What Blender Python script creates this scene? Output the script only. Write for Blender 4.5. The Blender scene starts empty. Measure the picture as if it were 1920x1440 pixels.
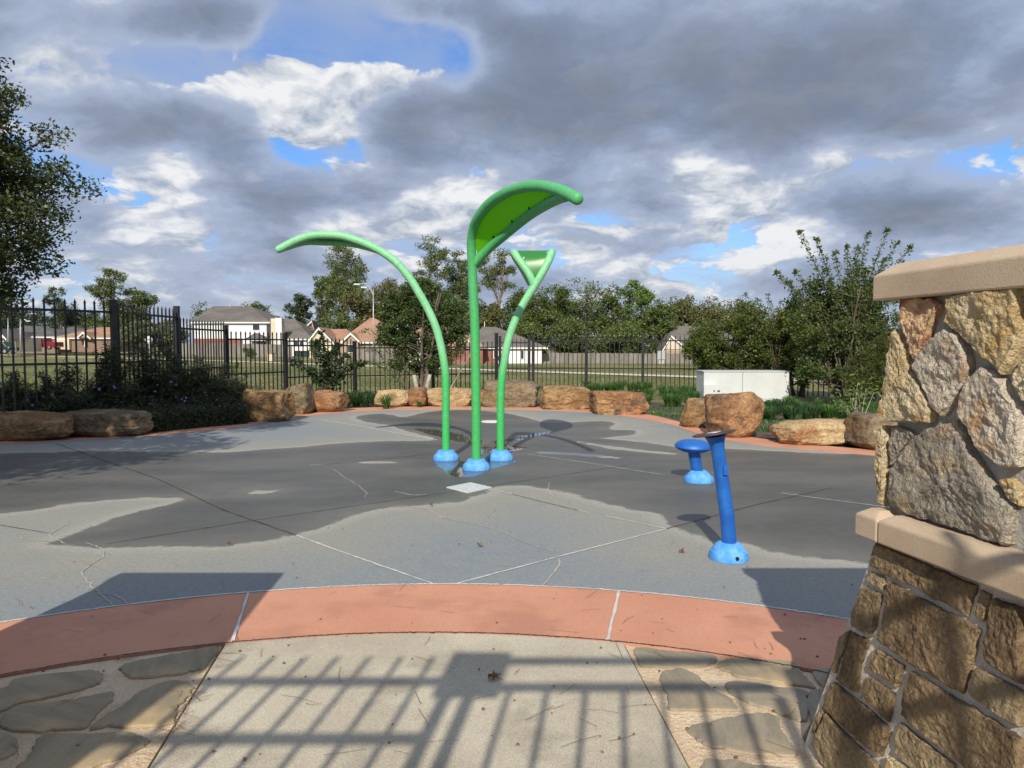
import bpy, math, random
import numpy as np
from mathutils import Vector, noise as mn
from mathutils.geometry import tessellate_polygon

sc = bpy.context.scene
# ------------------------------------------------------------------ camera
F, CAMH = 1331.0, 1.5                     # focal length in photo pixels, eye height
PITCH = math.atan(72 / F)
SUN_EL, SUN_AZ = math.radians(36.0), math.radians(8.5)   # shadows run away from the viewer, a little to the right
cam = bpy.data.cameras.new('camera'); camo = bpy.data.objects.new('camera', cam)
sc.collection.objects.link(camo); sc.camera = camo
cam.sensor_width = 36; cam.lens = F / 1920 * 36; cam.clip_start = .05; cam.clip_end = 3000
camo.location = (0, 0, CAMH); camo.rotation_euler = (math.pi / 2 - PITCH, 0, 0)
def ray(x, y):
    a = (x - 960) / F; b = -(y - 720) / F
    return np.array((a, math.cos(PITCH) + b * math.sin(PITCH), -math.sin(PITCH) + b * math.cos(PITCH)))
def gp(x, y, z=0.0):
    r = ray(x, y); t = (z - CAMH) / r[2]; return np.array((r[0] * t, r[1] * t, z))
def P(x, y, D):
    r = ray(x, y); t = D / r[1]; return np.array((r[0] * t, D, CAMH + r[2] * t))

# ------------------------------------------------------------------ world, sun, exposure
sdir = np.array((-math.sin(SUN_AZ) * math.cos(SUN_EL), -math.cos(SUN_AZ) * math.cos(SUN_EL), math.sin(SUN_EL)))
world = bpy.data.worlds.new('World'); sc.world = world; world.use_nodes = True
wt = world.node_tree; wt.nodes.clear()
class NT:
    def __init__(s, t): s.t = t
    def n(s, typ, **k):
        nd = s.t.nodes.new(typ)
        for a, b in k.items(): setattr(nd, a, b)
        return nd
    def put(s, sock, v):
        if v is None: return
        if isinstance(v, bpy.types.NodeSocket): s.t.links.new(v, sock)
        else: sock.default_value = v
    def m(s, op, a, b=None, c=None, clamp=False):
        nd = s.n('ShaderNodeMath', operation=op, use_clamp=clamp)
        for i, v in enumerate((a, b, c)): s.put(nd.inputs[i], v) if v is not None else None
        return nd.outputs[0]
    def v(s, op, a, b=None):
        nd = s.n('ShaderNodeVectorMath', operation=op)
        s.put(nd.inputs[0], a)
        if b is not None: s.put(nd.inputs['Scale'] if op == 'SCALE' else nd.inputs[1], b)
        return nd.outputs['Value'] if op in ('DOT_PRODUCT', 'LENGTH') else nd.outputs['Vector']
    def noise(s, vec, scale, detail=5, rough=.55, dist=0.0):
        nd = s.n('ShaderNodeTexNoise'); s.put(nd.inputs['Vector'], vec)
        nd.inputs['Scale'].default_value = scale; nd.inputs['Detail'].default_value = detail
        nd.inputs['Roughness'].default_value = rough; nd.inputs['Distortion'].default_value = dist
        return nd.outputs['Fac']
    def ss(s, x, a, b, o0=0.0, o1=1.0):
        nd = s.n('ShaderNodeMapRange', interpolation_type='SMOOTHSTEP'); s.put(nd.inputs['Value'], x)
        nd.inputs['From Min'].default_value = a; nd.inputs['From Max'].default_value = b
        nd.inputs['To Min'].default_value = o0; nd.inputs['To Max'].default_value = o1
        return nd.outputs['Result']
    def mix(s, f, a, b, typ='MIX'):
        nd = s.n('ShaderNodeMix', data_type='RGBA', blend_type=typ)
        s.put(nd.inputs[0], f)
        for i, v in ((6, a), (7, b)):
            s.put(nd.inputs[i], v if isinstance(v, bpy.types.NodeSocket) else (*v, 1))
        return nd.outputs[2]
w = NT(wt)
tc = w.n('ShaderNodeTexCoord').outputs['Generated']
sky = w.n('ShaderNodeTexSky', sky_type='NISHITA', sun_disc=False)
sky.sun_elevation = SUN_EL; sky.sun_rotation = math.radians(180) + SUN_AZ
sky.air_density = 1.0; sky.dust_density = .6; sky.ozone_density = 2.0
sep = w.n('ShaderNodeSeparateXYZ'); w.put(sep.inputs[0], tc)
def cloudp(vec):
    s_ = w.n('ShaderNodeSeparateXYZ'); w.put(s_.inputs[0], vec)
    k = w.m('DIVIDE', 1.0, w.m('ADD', w.m('MAXIMUM', s_.outputs[2], 0.0), .33))
    return w.v('SCALE', vec, k)
p0 = cloudp(tc)
warp = w.n('ShaderNodeTexNoise'); w.put(warp.inputs['Vector'], p0); warp.inputs['Scale'].default_value = 3.2; warp.inputs['Detail'].default_value = 4
wv_ = w.v('SCALE', w.v('SUBTRACT', warp.outputs['Color'], (.5, .5, .5)), .16)
p0 = w.v('ADD', p0, wv_)
upv = w.v('ADD', tc, (-0.012, 0.0, .034)); p1 = w.v('ADD', cloudp(upv), wv_)
def dens(p):
    a = w.noise(p, 2.9, 10, .60); b = w.noise(p, 1.0, 3, .5)
    return w.m('ADD', w.m('MULTIPLY', a, .72), w.m('MULTIPLY', b, .28))
d0 = dens(p0); d1 = dens(p1)
wob = w.noise(p0, 6.0, 8, .68)
def blobs(lst):
    acc = None
    for (x, y, rx, ry, amt) in lst:
        c = ray(x, y); c = c / np.linalg.norm(c)
        ex = ray(x + 10, y); ex = ex / np.linalg.norm(ex) - c; ex /= np.linalg.norm(ex)
        ey = np.cross(c, ex)
        u = w.m('MULTIPLY', w.v('DOT_PRODUCT', tc, tuple(ex)), F / rx)
        u = w.m('SUBTRACT', u, float(np.dot(c, ex)) * F / rx)
        v_ = w.m('MULTIPLY', w.v('DOT_PRODUCT', tc, tuple(ey)), F / ry)
        dd = w.m('ADD', w.m('MULTIPLY', u, u), w.m('MULTIPLY', v_, v_))
        g = w.m('MULTIPLY', w.m('EXPONENT', w.m('MULTIPLY', dd, -1.0)), amt)
        fr = w.m('GREATER_THAN', w.v('DOT_PRODUCT', tc, tuple(c)), 0.0)
        g = w.m('MULTIPLY', g, fr)
        acc = g if acc is None else w.m('ADD', acc, g)
    return acc
def fb(off, sc, det=9, ro=.6, wsc=1.0):
    return w.noise(w.v('ADD', w.v('ADD', cloudp(tc), off), w.v('SCALE', wv_, wsc)), sc, det, ro)
# behind: sunlit white cumulus
wb = blobs([(605, 200, 95, 95, .22), (440, 155, 80, 36, .16), (330, 310, 70, 50, .16), (700, 425, 130, 40, .12), (840, 380, 80, 55, .15), (1340, 330, 110, 60, .17), (1480, 430, 120, 60, .12), (1150, 450, 120, 40, .12),
            (740, 155, 60, 26, .10), (300, 540, 300, 50, .06), (1890, 290, 60, 50, .12), (170, 190, 60, 30, .10), (1250, 560, 60, 20, .12), (835, 130, 30, 14, .14),
            (715, 95, 95, 48, -.22), (560, 55, 70, 45, -.22), (880, 90, 80, 50, -.20), (1000, 15, 60, 40, -.12), (1115, 400, 45, 26, -.20), (310, 120, 90, 26, -.10)])
nB = w.m('ADD', fb((3.1, .4, 0), 4.2, 10, .58, 1.4), wb)
aB = w.ss(nB, .47, .525)
nBu = w.noise(w.v('ADD', w.v('ADD', cloudp(w.v('ADD', tc, (-.006, 0, .016))), (3.1, .4, 0)), w.v('SCALE', wv_, 1.4)), 4.2, 10, .58)
nB0 = fb((3.1, .4, 0), 4.2, 10, .58, 1.4)
lit = w.m('ADD', w.m('MULTIPLY', w.m('SUBTRACT', nB0, nBu), 6.0), .44)
lit = w.m('ADD', lit, w.m('MULTIPLY', w.m('SUBTRACT', wob, .5), 1.1))
lit = w.m('ADD', lit, w.m('MULTIPLY', wb, 1.1), clamp=True)
cB = w.mix(lit, (3.9, 4.6, 5.8), (9.0, 9.1, 9.3))
# in front: shaded grey clouds, blue-grey and soft at their rims
cb_ = blobs([(1400, 140, 420, 130, .24), (1050, 230, 110, 110, .13), (440, 330, 240, 75, .17), (250, 235, 120, 50, .17), (760, 250, 130, 70, .16), (620, 400, 110, 36, .10), (1730, 390, 190, 46, .14), (130, 40, 200, 50, .09), (1230, 380, 60, 50, .10), (430, 215, 70, 40, .08), (470, 500, 200, 16, .07), (1650, 520, 160, 40, .10), (950, 500, 200, 40, .04), (330, 20, 160, 30, .06), (1550, 545, 200, 26, .05),
            (605, 195, 85, 90, -.26), (715, 110, 75, 42, -.28), (560, 60, 50, 34, -.22), (870, 110, 50, 48, -.17), (430, 45, 80, 50, .13), (800, 20, 80, 26, .12), (300, 50, 90, 40, .08), (840, 385, 80, 45, -.14), (700, 425, 110, 30, -.10), (1340, 330, 90, 45, -.18), (1480, 440, 110, 40, -.10), (1130, 430, 80, 36, -.14), (330, 310, 60, 44, -.20), (440, 150, 75, 32, -.18), (310, 110, 80, 30, -.08), (1000, 5, 60, 26, -.12), (1890, 290, 60, 50, -.12), (1560, 290, 160, 24, -.08)])
nC0 = w.m('ADD', w.m('MULTIPLY', fb((0, 0, 0), 2.6, 10, .57), .75), w.m('MULTIPLY', fb((7, 2, 0), 1.0, 3, .5), .25))
nC = w.m('ADD', nC0, cb_)
aC = w.ss(nC, .465, .555)
thk = w.m('ADD', w.ss(nC, .50, .78), w.m('MULTIPLY', w.m('SUBTRACT', wob, .5), .45)); thk = w.m('ADD', thk, w.m('MULTIPLY', w.m('SUBTRACT', d1, d0), 1.2), clamp=True)
rp = w.n('ShaderNodeValToRGB'); w.put(rp.inputs[0], thk); cr = rp.color_ramp
cr.elements[0].position = 0; cr.elements[0].color = (4.1, 4.9, 6.6, 1); cr.elements[1].position = 1; cr.elements[1].color = (2.0, 2.4, 3.15, 1)
e_ = cr.elements.new(.45); e_.color = (2.7, 3.3, 4.6, 1)
skyb = w.mix(1.0, sky.outputs[0], (.85, 1.25, 1.75), 'MULTIPLY')
hz = w.ss(sep.outputs[2], .20, 0.0)                   # paler towards the horizon
skyb = w.mix(w.m('MULTIPLY', hz, .8), skyb, (4.6, 5.6, 7.2))
gap = blobs([(715, 105, 90, 50, .5), (560, 60, 70, 45, .5), (880, 95, 70, 60, .45), (1000, 10, 60, 34, .3), (310, 125, 70, 24, .25), (1115, 400, 40, 24, .6), (130, 5, 110, 22, .3)])
veil = w.m('MULTIPLY', w.m('SUBTRACT', w.ss(fb((1.3, 5.0, 0), 2.0, 8, .65), .36, .60), gap, None, True), .8)
skyc = w.mix(veil, skyb, (4.2, 4.9, 6.6))
skyc = w.mix(aB, skyc, cB)
skyc = w.mix(w.m('MULTIPLY', aC, .95), skyc, rp.outputs[0])
skyc = w.mix(w.m('MULTIPLY', hz, .25), skyc, (5.0, 5.5, 6.4))
bg = w.n('ShaderNodeBackground'); w.put(bg.inputs[0], skyc); bg.inputs[1].default_value = .085
wo = w.n('ShaderNodeOutputWorld'); wt.links.new(bg.outputs[0], wo.inputs[0])
world.cycles.sampling_method = 'MANUAL'; world.cycles.sample_map_resolution = 512

sun = bpy.data.lights.new('sun', 'SUN'); sun.energy = 4.5; sun.angle = math.radians(.55); sun.color = (1, .925, .79)
suno = bpy.data.objects.new('sun', sun); sc.collection.objects.link(suno)
suno.rotation_euler = Vector(sdir).to_track_quat('Z', 'Y').to_euler(); suno.location = (-20, -40, 40)
sc.view_settings.view_transform = 'Standard'; sc.view_settings.look = 'None'
sc.view_settings.exposure = 0.20; sc.view_settings.gamma = 1; sc.view_settings.use_curve_mapping = False

# ------------------------------------------------------------------ helpers
rng = np.random.default_rng(7); random.seed(7)
COL = sc.collection
def root(name, label, cat, loc=(0, 0, 0), group=None, kind=None):
    o = bpy.data.objects.new(name, None); COL.objects.link(o); o.location = loc; o.empty_display_size = .1
    return tag(o, label, cat, group, kind)
def tag(o, label=None, cat=None, group=None, kind=None):
    if label: o['label'] = label
    if cat: o['category'] = cat
    if group: o['group'] = group
    if kind: o['kind'] = kind
    return o
def wloc(o):
    v = np.zeros(3)
    while o is not None: v += np.array(o.location); o = o.parent
    return v
def mk(name, V, Fc, mat, parent=None, smooth=False, loc=None, attr=None):
    """mesh object from world-space vertices; loc is the world origin it gets"""
    V = np.asarray(V, float).reshape(-1, 3)
    if loc is None: loc = wloc(parent) if parent is not None else np.zeros(3)
    loc = np.asarray(loc, float)
    me = bpy.data.meshes.new(name); L = V - loc
    if isinstance(Fc, np.ndarray):
        k = Fc.shape[1]; n = len(Fc)
        me.vertices.add(len(L)); me.vertices.foreach_set('co', L.ravel())
        me.loops.add(n * k); me.loops.foreach_set('vertex_index', Fc.ravel().astype(np.int32))
        me.polygons.add(n); me.polygons.foreach_set('loop_start', np.arange(0, n * k, k, dtype=np.int32))
        me.polygons.foreach_set('loop_total', np.full(n, k, dtype=np.int32))
    else: me.from_pydata([tuple(v) for v in L], [], Fc)
    if attr:
        for an, (dom, vals) in attr.items():
            a = me.attributes.new(an, 'FLOAT', dom); a.data.foreach_set('value', np.asarray(vals, np.float32))
    me.update(calc_edges=True)
    if smooth: me.polygons.foreach_set('use_smooth', np.ones(len(me.polygons), bool))
    if mat: me.materials.append(mat)
    o = bpy.data.objects.new(name, me); COL.objects.link(o)
    if parent is not None: o.parent = parent
    o.location = loc - (wloc(parent) if parent is not None else 0)
    return o
def inst(src, parent=None, loc=(0, 0, 0), rot=(0, 0, 0), scale=(1, 1, 1)):
    c = src.copy(); COL.objects.link(c); c.parent = parent; c.location = loc; c.rotation_euler = rot; c.scale = scale
    return c
def copy_tree(o, parent=None):
    c = o.copy(); COL.objects.link(c); c.parent = parent
    for ch in list(o.children): copy_tree(ch, c)
    return c
class MB:
    def __init__(s): s.V = []; s.F = []; s.n = 0
    def add(s, V, Fc):
        V = np.asarray(V, float); s.V.append(V)
        s.F += [tuple(int(i) + s.n for i in f) for f in Fc]; s.n += len(V); return s
    def box(s, x0, x1, y0, y1, z0, z1):
        return s.add([(x0, y0, z0), (x1, y0, z0), (x1, y1, z0), (x0, y1, z0), (x0, y0, z1), (x1, y0, z1), (x1, y1, z1), (x0, y1, z1)],
                     [(0, 3, 2, 1), (4, 5, 6, 7), (0, 1, 5, 4), (1, 2, 6, 5), (2, 3, 7, 6), (3, 0, 4, 7)])
    def tube(s, pts, r, sides=8, cap=True):
        pts = np.asarray(pts, float); n = len(pts); r = np.broadcast_to(np.asarray(r, float), (n,))
        t = np.gradient(pts, axis=0); t /= np.linalg.norm(t, axis=1)[:, None] + 1e-9
        ref = np.array((0, 0, 1.)) if abs(t[0][2]) < .9 else np.array((1., 0, 0))
        u = np.cross(t[0], ref); u /= np.linalg.norm(u); rings = []
        for i in range(n):
            u = u - t[i] * np.dot(u, t[i]); u /= np.linalg.norm(u) + 1e-9; v = np.cross(t[i], u)
            a = np.arange(sides) * 2 * math.pi / sides
            rings.append(pts[i] + r[i] * (np.cos(a)[:, None] * u + np.sin(a)[:, None] * v))
        V = np.concatenate(rings); Fc = []
        for i in range(n - 1):
            for j in range(sides):
                k = (j + 1) % sides; Fc.append((i * sides + j, i * sides + k, (i + 1) * sides + k, (i + 1) * sides + j))
        if cap: Fc.append(tuple(range(sides - 1, -1, -1))); Fc.append(tuple((n - 1) * sides + j for j in range(sides)))
        return s.add(V, Fc)
    def lathe(s, prof, c, sides=32, axis=None):
        prof = np.asarray(prof, float); a = np.arange(sides) * 2 * math.pi / sides; rings = []
        for (r, z) in prof: rings.append(np.c_[r * np.cos(a), r * np.sin(a), np.full(sides, z)])
        V = np.concatenate(rings)
        if axis is not None: V = np.array([axis @ Vector(v) for v in V])
        V = V + np.asarray(c, float); Fc = []
        for i in range(len(prof) - 1):
            for j in range(sides):
                k = (j + 1) % sides; Fc.append((i * sides + j, i * sides + k, (i + 1) * sides + k, (i + 1) * sides + j))
        Fc.append(tuple(range(sides - 1, -1, -1))); Fc.append(tuple((len(prof) - 1) * sides + j for j in range(sides)))
        return s.add(V, Fc)
    def prism(s, poly, z0, z1):
        poly = [tuple(p[:2]) for p in poly]
        ar = sum(poly[i][0] * poly[(i + 1) % len(poly)][1] - poly[(i + 1) % len(poly)][0] * poly[i][1] for i in range(len(poly)))
        if ar < 0: poly = poly[::-1]
        n = len(poly); V = [(x, y, z0) for x, y in poly] + [(x, y, z1) for x, y in poly]
        return s.add(V, [tuple(range(n - 1, -1, -1)), tuple(range(n, 2 * n))] + [(i, (i + 1) % n, n + (i + 1) % n, n + i) for i in range(n)])
    def build(s, name, mat, parent=None, smooth=False, loc=None):
        return mk(name, np.concatenate(s.V), s.F, mat, parent, smooth, loc)
def smooth_poly(pts, closed=False, sub=6):
    pts = np.asarray(pts, float); n = len(pts); out = []
    rngi = range(n) if closed else range(n - 1)
    for i in rngi:
        if closed: a, b, c, d = pts[(i - 1) % n], pts[i], pts[(i + 1) % n], pts[(i + 2) % n]
        else: a, b, c, d = pts[max(i - 1, 0)], pts[i], pts[i + 1], pts[min(i + 2, n - 1)]
        for k in range(sub):
            t = k / sub
            out.append(.5 * ((2 * b) + (c - a) * t + (2 * a - 5 * b + 4 * c - d) * t * t + (3 * b - a - 3 * c + d) * t ** 3))
    if not closed: out.append(pts[-1])
    return np.array(out)
def resample(pts, n):
    pts = np.asarray(pts, float); L = np.r_[0, np.cumsum(np.linalg.norm(np.diff(pts, axis=0), axis=1))]
    s = np.linspace(0, L[-1], n); return np.stack([np.interp(s, L, pts[:, k]) for k in range(pts.shape[1])], 1)
def autosmooth(o, ang=40):
    me = o.data; me.polygons.foreach_set('use_smooth', np.ones(len(me.polygons), bool))
    try: me.set_sharp_from_angle(angle=math.radians(ang))
    except Exception: pass
def bevel(o, w_=.01, seg=2):
    m = o.modifiers.new('bevel', 'BEVEL'); m.width = w_; m.segments = seg; m.limit_method = 'ANGLE'; m.angle_limit = math.radians(40)

# ------------------------------------------------------------------ materials
def newmat(name):
    m = bpy.data.materials.new(name); m.use_nodes = True; t = m.node_tree; t.nodes.clear(); q = NT(t)
    b = q.n('ShaderNodeBsdfPrincipled'); o = q.n('ShaderNodeOutputMaterial'); t.links.new(b.outputs[0], o.inputs[0])
    return m, q, b, o
def nmat(name, c1, c2, c3=None, scale=3, detail=5, rough=.85, bump=0, bscale=40, bdet=6, fine=.12, fscale=None, stretch=None,
         spec=.4, metallic=0, lo=.35, hi=.65, rnd=False, rough2=None):
    m, q, b, o = newmat(name)
    vec = q.n('ShaderNodeTexCoord').outputs['Object']
    if rnd:
        oi = q.n('ShaderNodeObjectInfo'); vec = q.v('ADD', vec, q.v('SCALE', (13.1, 7.7, 5.3), q.m('MULTIPLY', oi.outputs['Random'], 9.0)))
    if stretch: vec = q.v('MULTIPLY', vec, stretch)
    f = q.noise(vec, scale, detail, .6)
    col = q.mix(q.ss(f, lo, hi), c1, c2)
    if c3 is not None:
        g = q.noise(q.v('ADD', vec, (5.2, 1.3, 8.1)), scale * 1.7, detail, .65); col = q.mix(q.ss(g, .5, .68), col, c3)
    if fine:
        h = q.noise(vec, fscale or scale * 22, 3, .7)
        col = q.mix(1.0, col, q.mix(q.ss(h, .25, .75), (1 - fine,) * 3, (1 + fine,) * 3), 'MULTIPLY')
    q.put(b.inputs['Base Color'], col); b.inputs['Roughness'].default_value = rough
    if rough2 is not None: q.put(b.inputs['Roughness'], q.ss(f, lo, hi, rough, rough2))
    b.inputs['Metallic'].default_value = metallic; b.inputs['Specular IOR Level'].default_value = spec
    if bump:
        bn = q.n('ShaderNodeBump'); bn.inputs['Distance'].default_value = bump; bn.inputs['Strength'].default_value = 1
        q.put(bn.inputs['Height'], q.noise(vec, bscale, bdet, .62)); q.put(b.inputs['Normal'], bn.outputs[0])
    return m
def leafmat(name, dark, light, third=None, trans=.3, rough=.45):
    m, q, b, o = newmat(name)
    at = q.n('ShaderNodeAttribute', attribute_name='rnd').outputs['Fac']
    oi = q.n('ShaderNodeTexCoord').outputs['Object']
    big = q.noise(oi, .9, 2, .5)
    f = q.m('ADD', q.m('MULTIPLY', at, .75), q.m('MULTIPLY', q.m('SUBTRACT', big, .38), .9), clamp=True)
    col = q.mix(f, dark, light)
    if third: col = q.mix(q.m('GREATER_THAN', at, .93), col, third)
    q.put(b.inputs['Base Color'], col); b.inputs['Roughness'].default_value = rough; b.inputs['Specular IOR Level'].default_value = .35
    tr = q.n('ShaderNodeBsdfTranslucent'); q.put(tr.inputs[0], q.mix(1.0, col, (1.3, 1.5, .6), 'MULTIPLY'))
    mx = q.n('ShaderNodeMixShader'); mx.inputs[0].default_value = trans
    q.t.links.new(b.outputs[0], mx.inputs[1]); q.t.links.new(tr.outputs[0], mx.inputs[2]); q.t.links.new(mx.outputs[0], o.inputs[0])
    return m
M = {}
M['black_metal'] = nmat('black_metal', (.012, .012, .014), (.022, .022, .025), scale=8, rough=.45, fine=.05)
M['bark'] = nmat('bark', (.07, .055, .042), (.16, .13, .10), scale=6, rough=.95, bump=.02, bscale=14, stretch=(1, 1, .3))
M['pine_bark'] = nmat('pine_bark', (.13, .095, .07), (.25, .19, .15), scale=3, rough=.95, stretch=(1, 1, .4))
M['pale_bark'] = nmat('pale_bark', (.24, .21, .18), (.40, .36, .31), scale=9, rough=.9, bump=.01, bscale=12)
M['leaf_oak'] = leafmat('leaf_oak', (.032, .048, .016), (.10, .12, .036), (.11, .12, .04), trans=.22)
M['leaf_pine'] = leafmat('leaf_pine', (0.055, 0.085, 0.022), (0.165, 0.195, 0.055), (.13, .14, .05), trans=.12, rough=.6)
M['leaf_pine_dark'] = leafmat('leaf_pine_dark', (0.03, 0.05, 0.024), (0.08, 0.11, 0.045), trans=.1, rough=.6)
M['leaf_mid'] = leafmat('leaf_mid', (0.048, 0.075, 0.02), (0.15, 0.19, 0.05), (.12, .14, .05), trans=.18)
M['leaf_light'] = leafmat('leaf_light', (0.08, 0.13, 0.03), (0.2, 0.29, 0.07), trans=.3)
M['leaf_olive'] = leafmat('leaf_olive', (0.08, 0.085, 0.03), (0.19, 0.19, 0.065), (.16, .14, .07), trans=.15)
M['leaf_grey'] = leafmat('leaf_grey', (0.08, 0.1, 0.045), (0.19, 0.22, 0.11), trans=.15)
M['leaf_myrtle'] = leafmat('leaf_myrtle', (0.03, 0.06, 0.018), (0.1, 0.155, 0.042), (.15, .10, .04), trans=.25)
M['leaf_dark'] = leafmat('leaf_dark', (.014, .032, .014), (.040, .070, .022), (.10, .05, .03), trans=.2)
M['leaf_hedge'] = leafmat('leaf_hedge', (0.042, 0.066, 0.015), (0.14, 0.175, 0.04), (.17, .15, .045), trans=.25)
M['leaf_sprig'] = leafmat('leaf_sprig', (.045, .072, .02), (.14, .175, .05), trans=.3)
M['leaf_juniper'] = leafmat('leaf_juniper', (.040, .056, .014), (.13, .135, .030), trans=.2)
M['leaf_ruellia'] = leafmat('leaf_ruellia', (.032, .044, .022), (.085, .10, .05), (.09, .06, .06), trans=.15)
M['blade'] = leafmat('blade', (.035, .085, .018), (.10, .20, .045), trans=.3)
M['blade_dark'] = leafmat('blade_dark', (.020, .050, .014), (.060, .12, .035), trans=.25)
M['grass_blade'] = leafmat('grass_blade', (0.08, 0.095, 0.028), (0.19, 0.2, 0.075), (.22, .20, .09), trans=.2)
M['petal'] = nmat('petal', (.25, .16, .50), (.34, .22, .62), scale=20, rough=.6, fine=0)
M['soil'] = nmat('soil', (.045, .034, .026), (.105, .082, .062), (.15, .12, .085), scale=2.5, bump=.03, bscale=30, fine=.3, fscale=60)
M['conc_path'] = nmat('conc_path', (0.43, 0.38, 0.29), (0.53, 0.475, 0.37), (0.37, 0.325, 0.25), scale=1.3, rough=.9, bump=.004, bscale=220, fine=.32, fscale=240)
M['mortar_ground'] = nmat('mortar_ground', (.56, .42, .27), (.66, .52, .36), (.45, .34, .24), scale=3, rough=.95, bump=.012, bscale=55, fine=.25, fscale=160)
M['ring'] = nmat('ring', (0.5, 0.232, 0.145), (0.56, 0.275, 0.175), (0.44, 0.205, 0.135), scale=.9, rough=.85, bump=.0015, bscale=180, fine=.13, fscale=180)
M['seal'] = nmat('seal', (0.48, 0.475, 0.45), (0.6, 0.59, 0.56), scale=6, rough=.7, fine=.15)
M['joint_dark'] = nmat('joint_dark', (.035, .035, .035), (.07, .07, .068), scale=6, rough=.9)
M['limestone_crack'] = nmat('limestone_crack', (0.34, 0.33, 0.27), (0.46, 0.44, 0.37), scale=10, rough=.9)
M['sandstone'] = nmat('sandstone', (0.22, 0.125, 0.052), (0.37, 0.235, 0.11), (0.12, 0.075, 0.042), scale=1.6, rough=.92, bump=.10, bscale=6, bdet=9, fine=.34, fscale=20, lo=.42, hi=.58, rnd=True, stretch=(1, 1, 1.6))
M['sandstone_red'] = nmat('sandstone_red', (0.23, 0.115, 0.052), (0.36, 0.2, 0.095), (0.13, 0.075, 0.045), scale=1.8, rough=.92, bump=.10, bscale=6, bdet=9, fine=.34, fscale=20, lo=.42, hi=.58, rnd=True)
M['sandstone_pale'] = nmat('sandstone_pale', (0.36, 0.25, 0.13), (0.46, 0.34, 0.19), (0.3, 0.14, 0.06), scale=1.4, rough=.92, bump=.10, bscale=6, bdet=9, fine=.34, fscale=20, lo=.42, hi=.58, rnd=True)
M['sandstone_grey'] = nmat('sandstone_grey', (0.14, 0.105, 0.065), (0.24, 0.185, 0.115), (0.2, 0.12, 0.05), scale=1.9, rough=.92, bump=.10, bscale=6, bdet=9, fine=.34, fscale=20, lo=.42, hi=.58, rnd=True)
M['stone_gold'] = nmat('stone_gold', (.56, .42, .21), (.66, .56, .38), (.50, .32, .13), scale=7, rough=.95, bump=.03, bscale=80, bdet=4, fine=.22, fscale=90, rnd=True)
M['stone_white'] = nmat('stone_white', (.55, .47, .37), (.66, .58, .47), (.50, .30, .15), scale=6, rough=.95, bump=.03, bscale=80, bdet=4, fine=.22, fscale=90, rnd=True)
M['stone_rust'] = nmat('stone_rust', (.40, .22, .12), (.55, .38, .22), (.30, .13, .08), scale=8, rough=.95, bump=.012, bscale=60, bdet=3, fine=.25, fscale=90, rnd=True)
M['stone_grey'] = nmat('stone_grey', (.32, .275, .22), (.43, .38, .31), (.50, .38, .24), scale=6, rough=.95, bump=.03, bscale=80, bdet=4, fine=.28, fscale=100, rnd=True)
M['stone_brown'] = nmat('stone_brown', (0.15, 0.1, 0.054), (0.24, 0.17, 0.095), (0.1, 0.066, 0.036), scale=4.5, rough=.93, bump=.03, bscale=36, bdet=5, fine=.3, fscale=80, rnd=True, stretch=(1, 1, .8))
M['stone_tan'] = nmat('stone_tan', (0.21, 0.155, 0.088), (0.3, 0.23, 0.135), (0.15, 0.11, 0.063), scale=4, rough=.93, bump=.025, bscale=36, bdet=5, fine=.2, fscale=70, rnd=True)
M['mortar'] = nmat('mortar', (.30, .285, .26), (.40, .38, .35), scale=9, rough=.95, bump=.006, bscale=60, fine=.2)
M['mortar_light'] = nmat('mortar_light', (.42, .38, .33), (.54, .50, .44), scale=9, rough=.95, bump=.006, bscale=60, fine=.2)
M['cast_stone'] = nmat('cast_stone', (.42, .32, .225), (.48, .375, .27), scale=5, rough=.9, bump=.0012, bscale=160, fine=.12, fscale=240)
M['blue'] = nmat('blue', (.008, .085, .36), (.012, .13, .46), scale=5, rough=.38, fine=.08, spec=.5, rough2=.5)
M['blue_pale'] = nmat('blue_pale', (.07, .29, .68), (.15, .40, .74), (.06, .26, .64), scale=9, rough=.75, fine=.15)
M['disc'] = nmat('disc', (.045, .028, .024), (.09, .055, .045), scale=14, rough=.6)
M['white_metal'] = nmat('white_metal', (0.53, 0.55, 0.55), (0.58, 0.6, 0.59), scale=2, rough=.45, fine=.04)
M['galv'] = nmat('galv', (.42, .43, .44), (.52, .53, .54), scale=4, rough=.45, metallic=.5)
M['hole'] = nmat('hole', (.006, .008, .012), (.01, .012, .016), rough=.9)
M['grate'] = nmat('grate', (.50, .54, .56), (.62, .66, .68), scale=30, rough=.6)
M['lid_white'] = nmat('lid_white', (.60, .58, .52), (.7, .68, .62), scale=14, rough=.7)
M['dead_leaf'] = nmat('dead_leaf', (.14, .07, .035), (.24, .13, .06), scale=30, rough=.8)
M['needle'] = nmat('needle', (.20, .10, .055), (.28, .16, .08), scale=3, rough=.8)
M['wood_grey'] = nmat('wood_grey', (.17, .155, .14), (.27, .25, .225), (.20, .16, .13), scale=.35, rough=.95, stretch=(4, 4, .6), fine=.2, fscale=4)
M['roof_grey'] = nmat('roof_grey', (.115, .102, .092), (.155, .14, .125), scale=.5, rough=.95, fine=.22, fscale=5)
M['roof_dark'] = nmat('roof_dark', (.085, .082, .083), (.12, .115, .112), scale=.5, rough=.95, fine=.2, fscale=5)
M['roof_tan'] = nmat('roof_tan', (.29, .165, .105), (.37, .215, .14), scale=.5, rough=.95, fine=.2, fscale=5)
M['siding'] = nmat('siding', (.68, .68, .66), (.76, .76, .74), scale=.6, rough=.7, fine=.06, fscale=8, stretch=(.2, .2, 6))
M['cream'] = nmat('cream', (.56, .48, .36), (.63, .55, .42), scale=.6, rough=.8, fine=.05)
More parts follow.
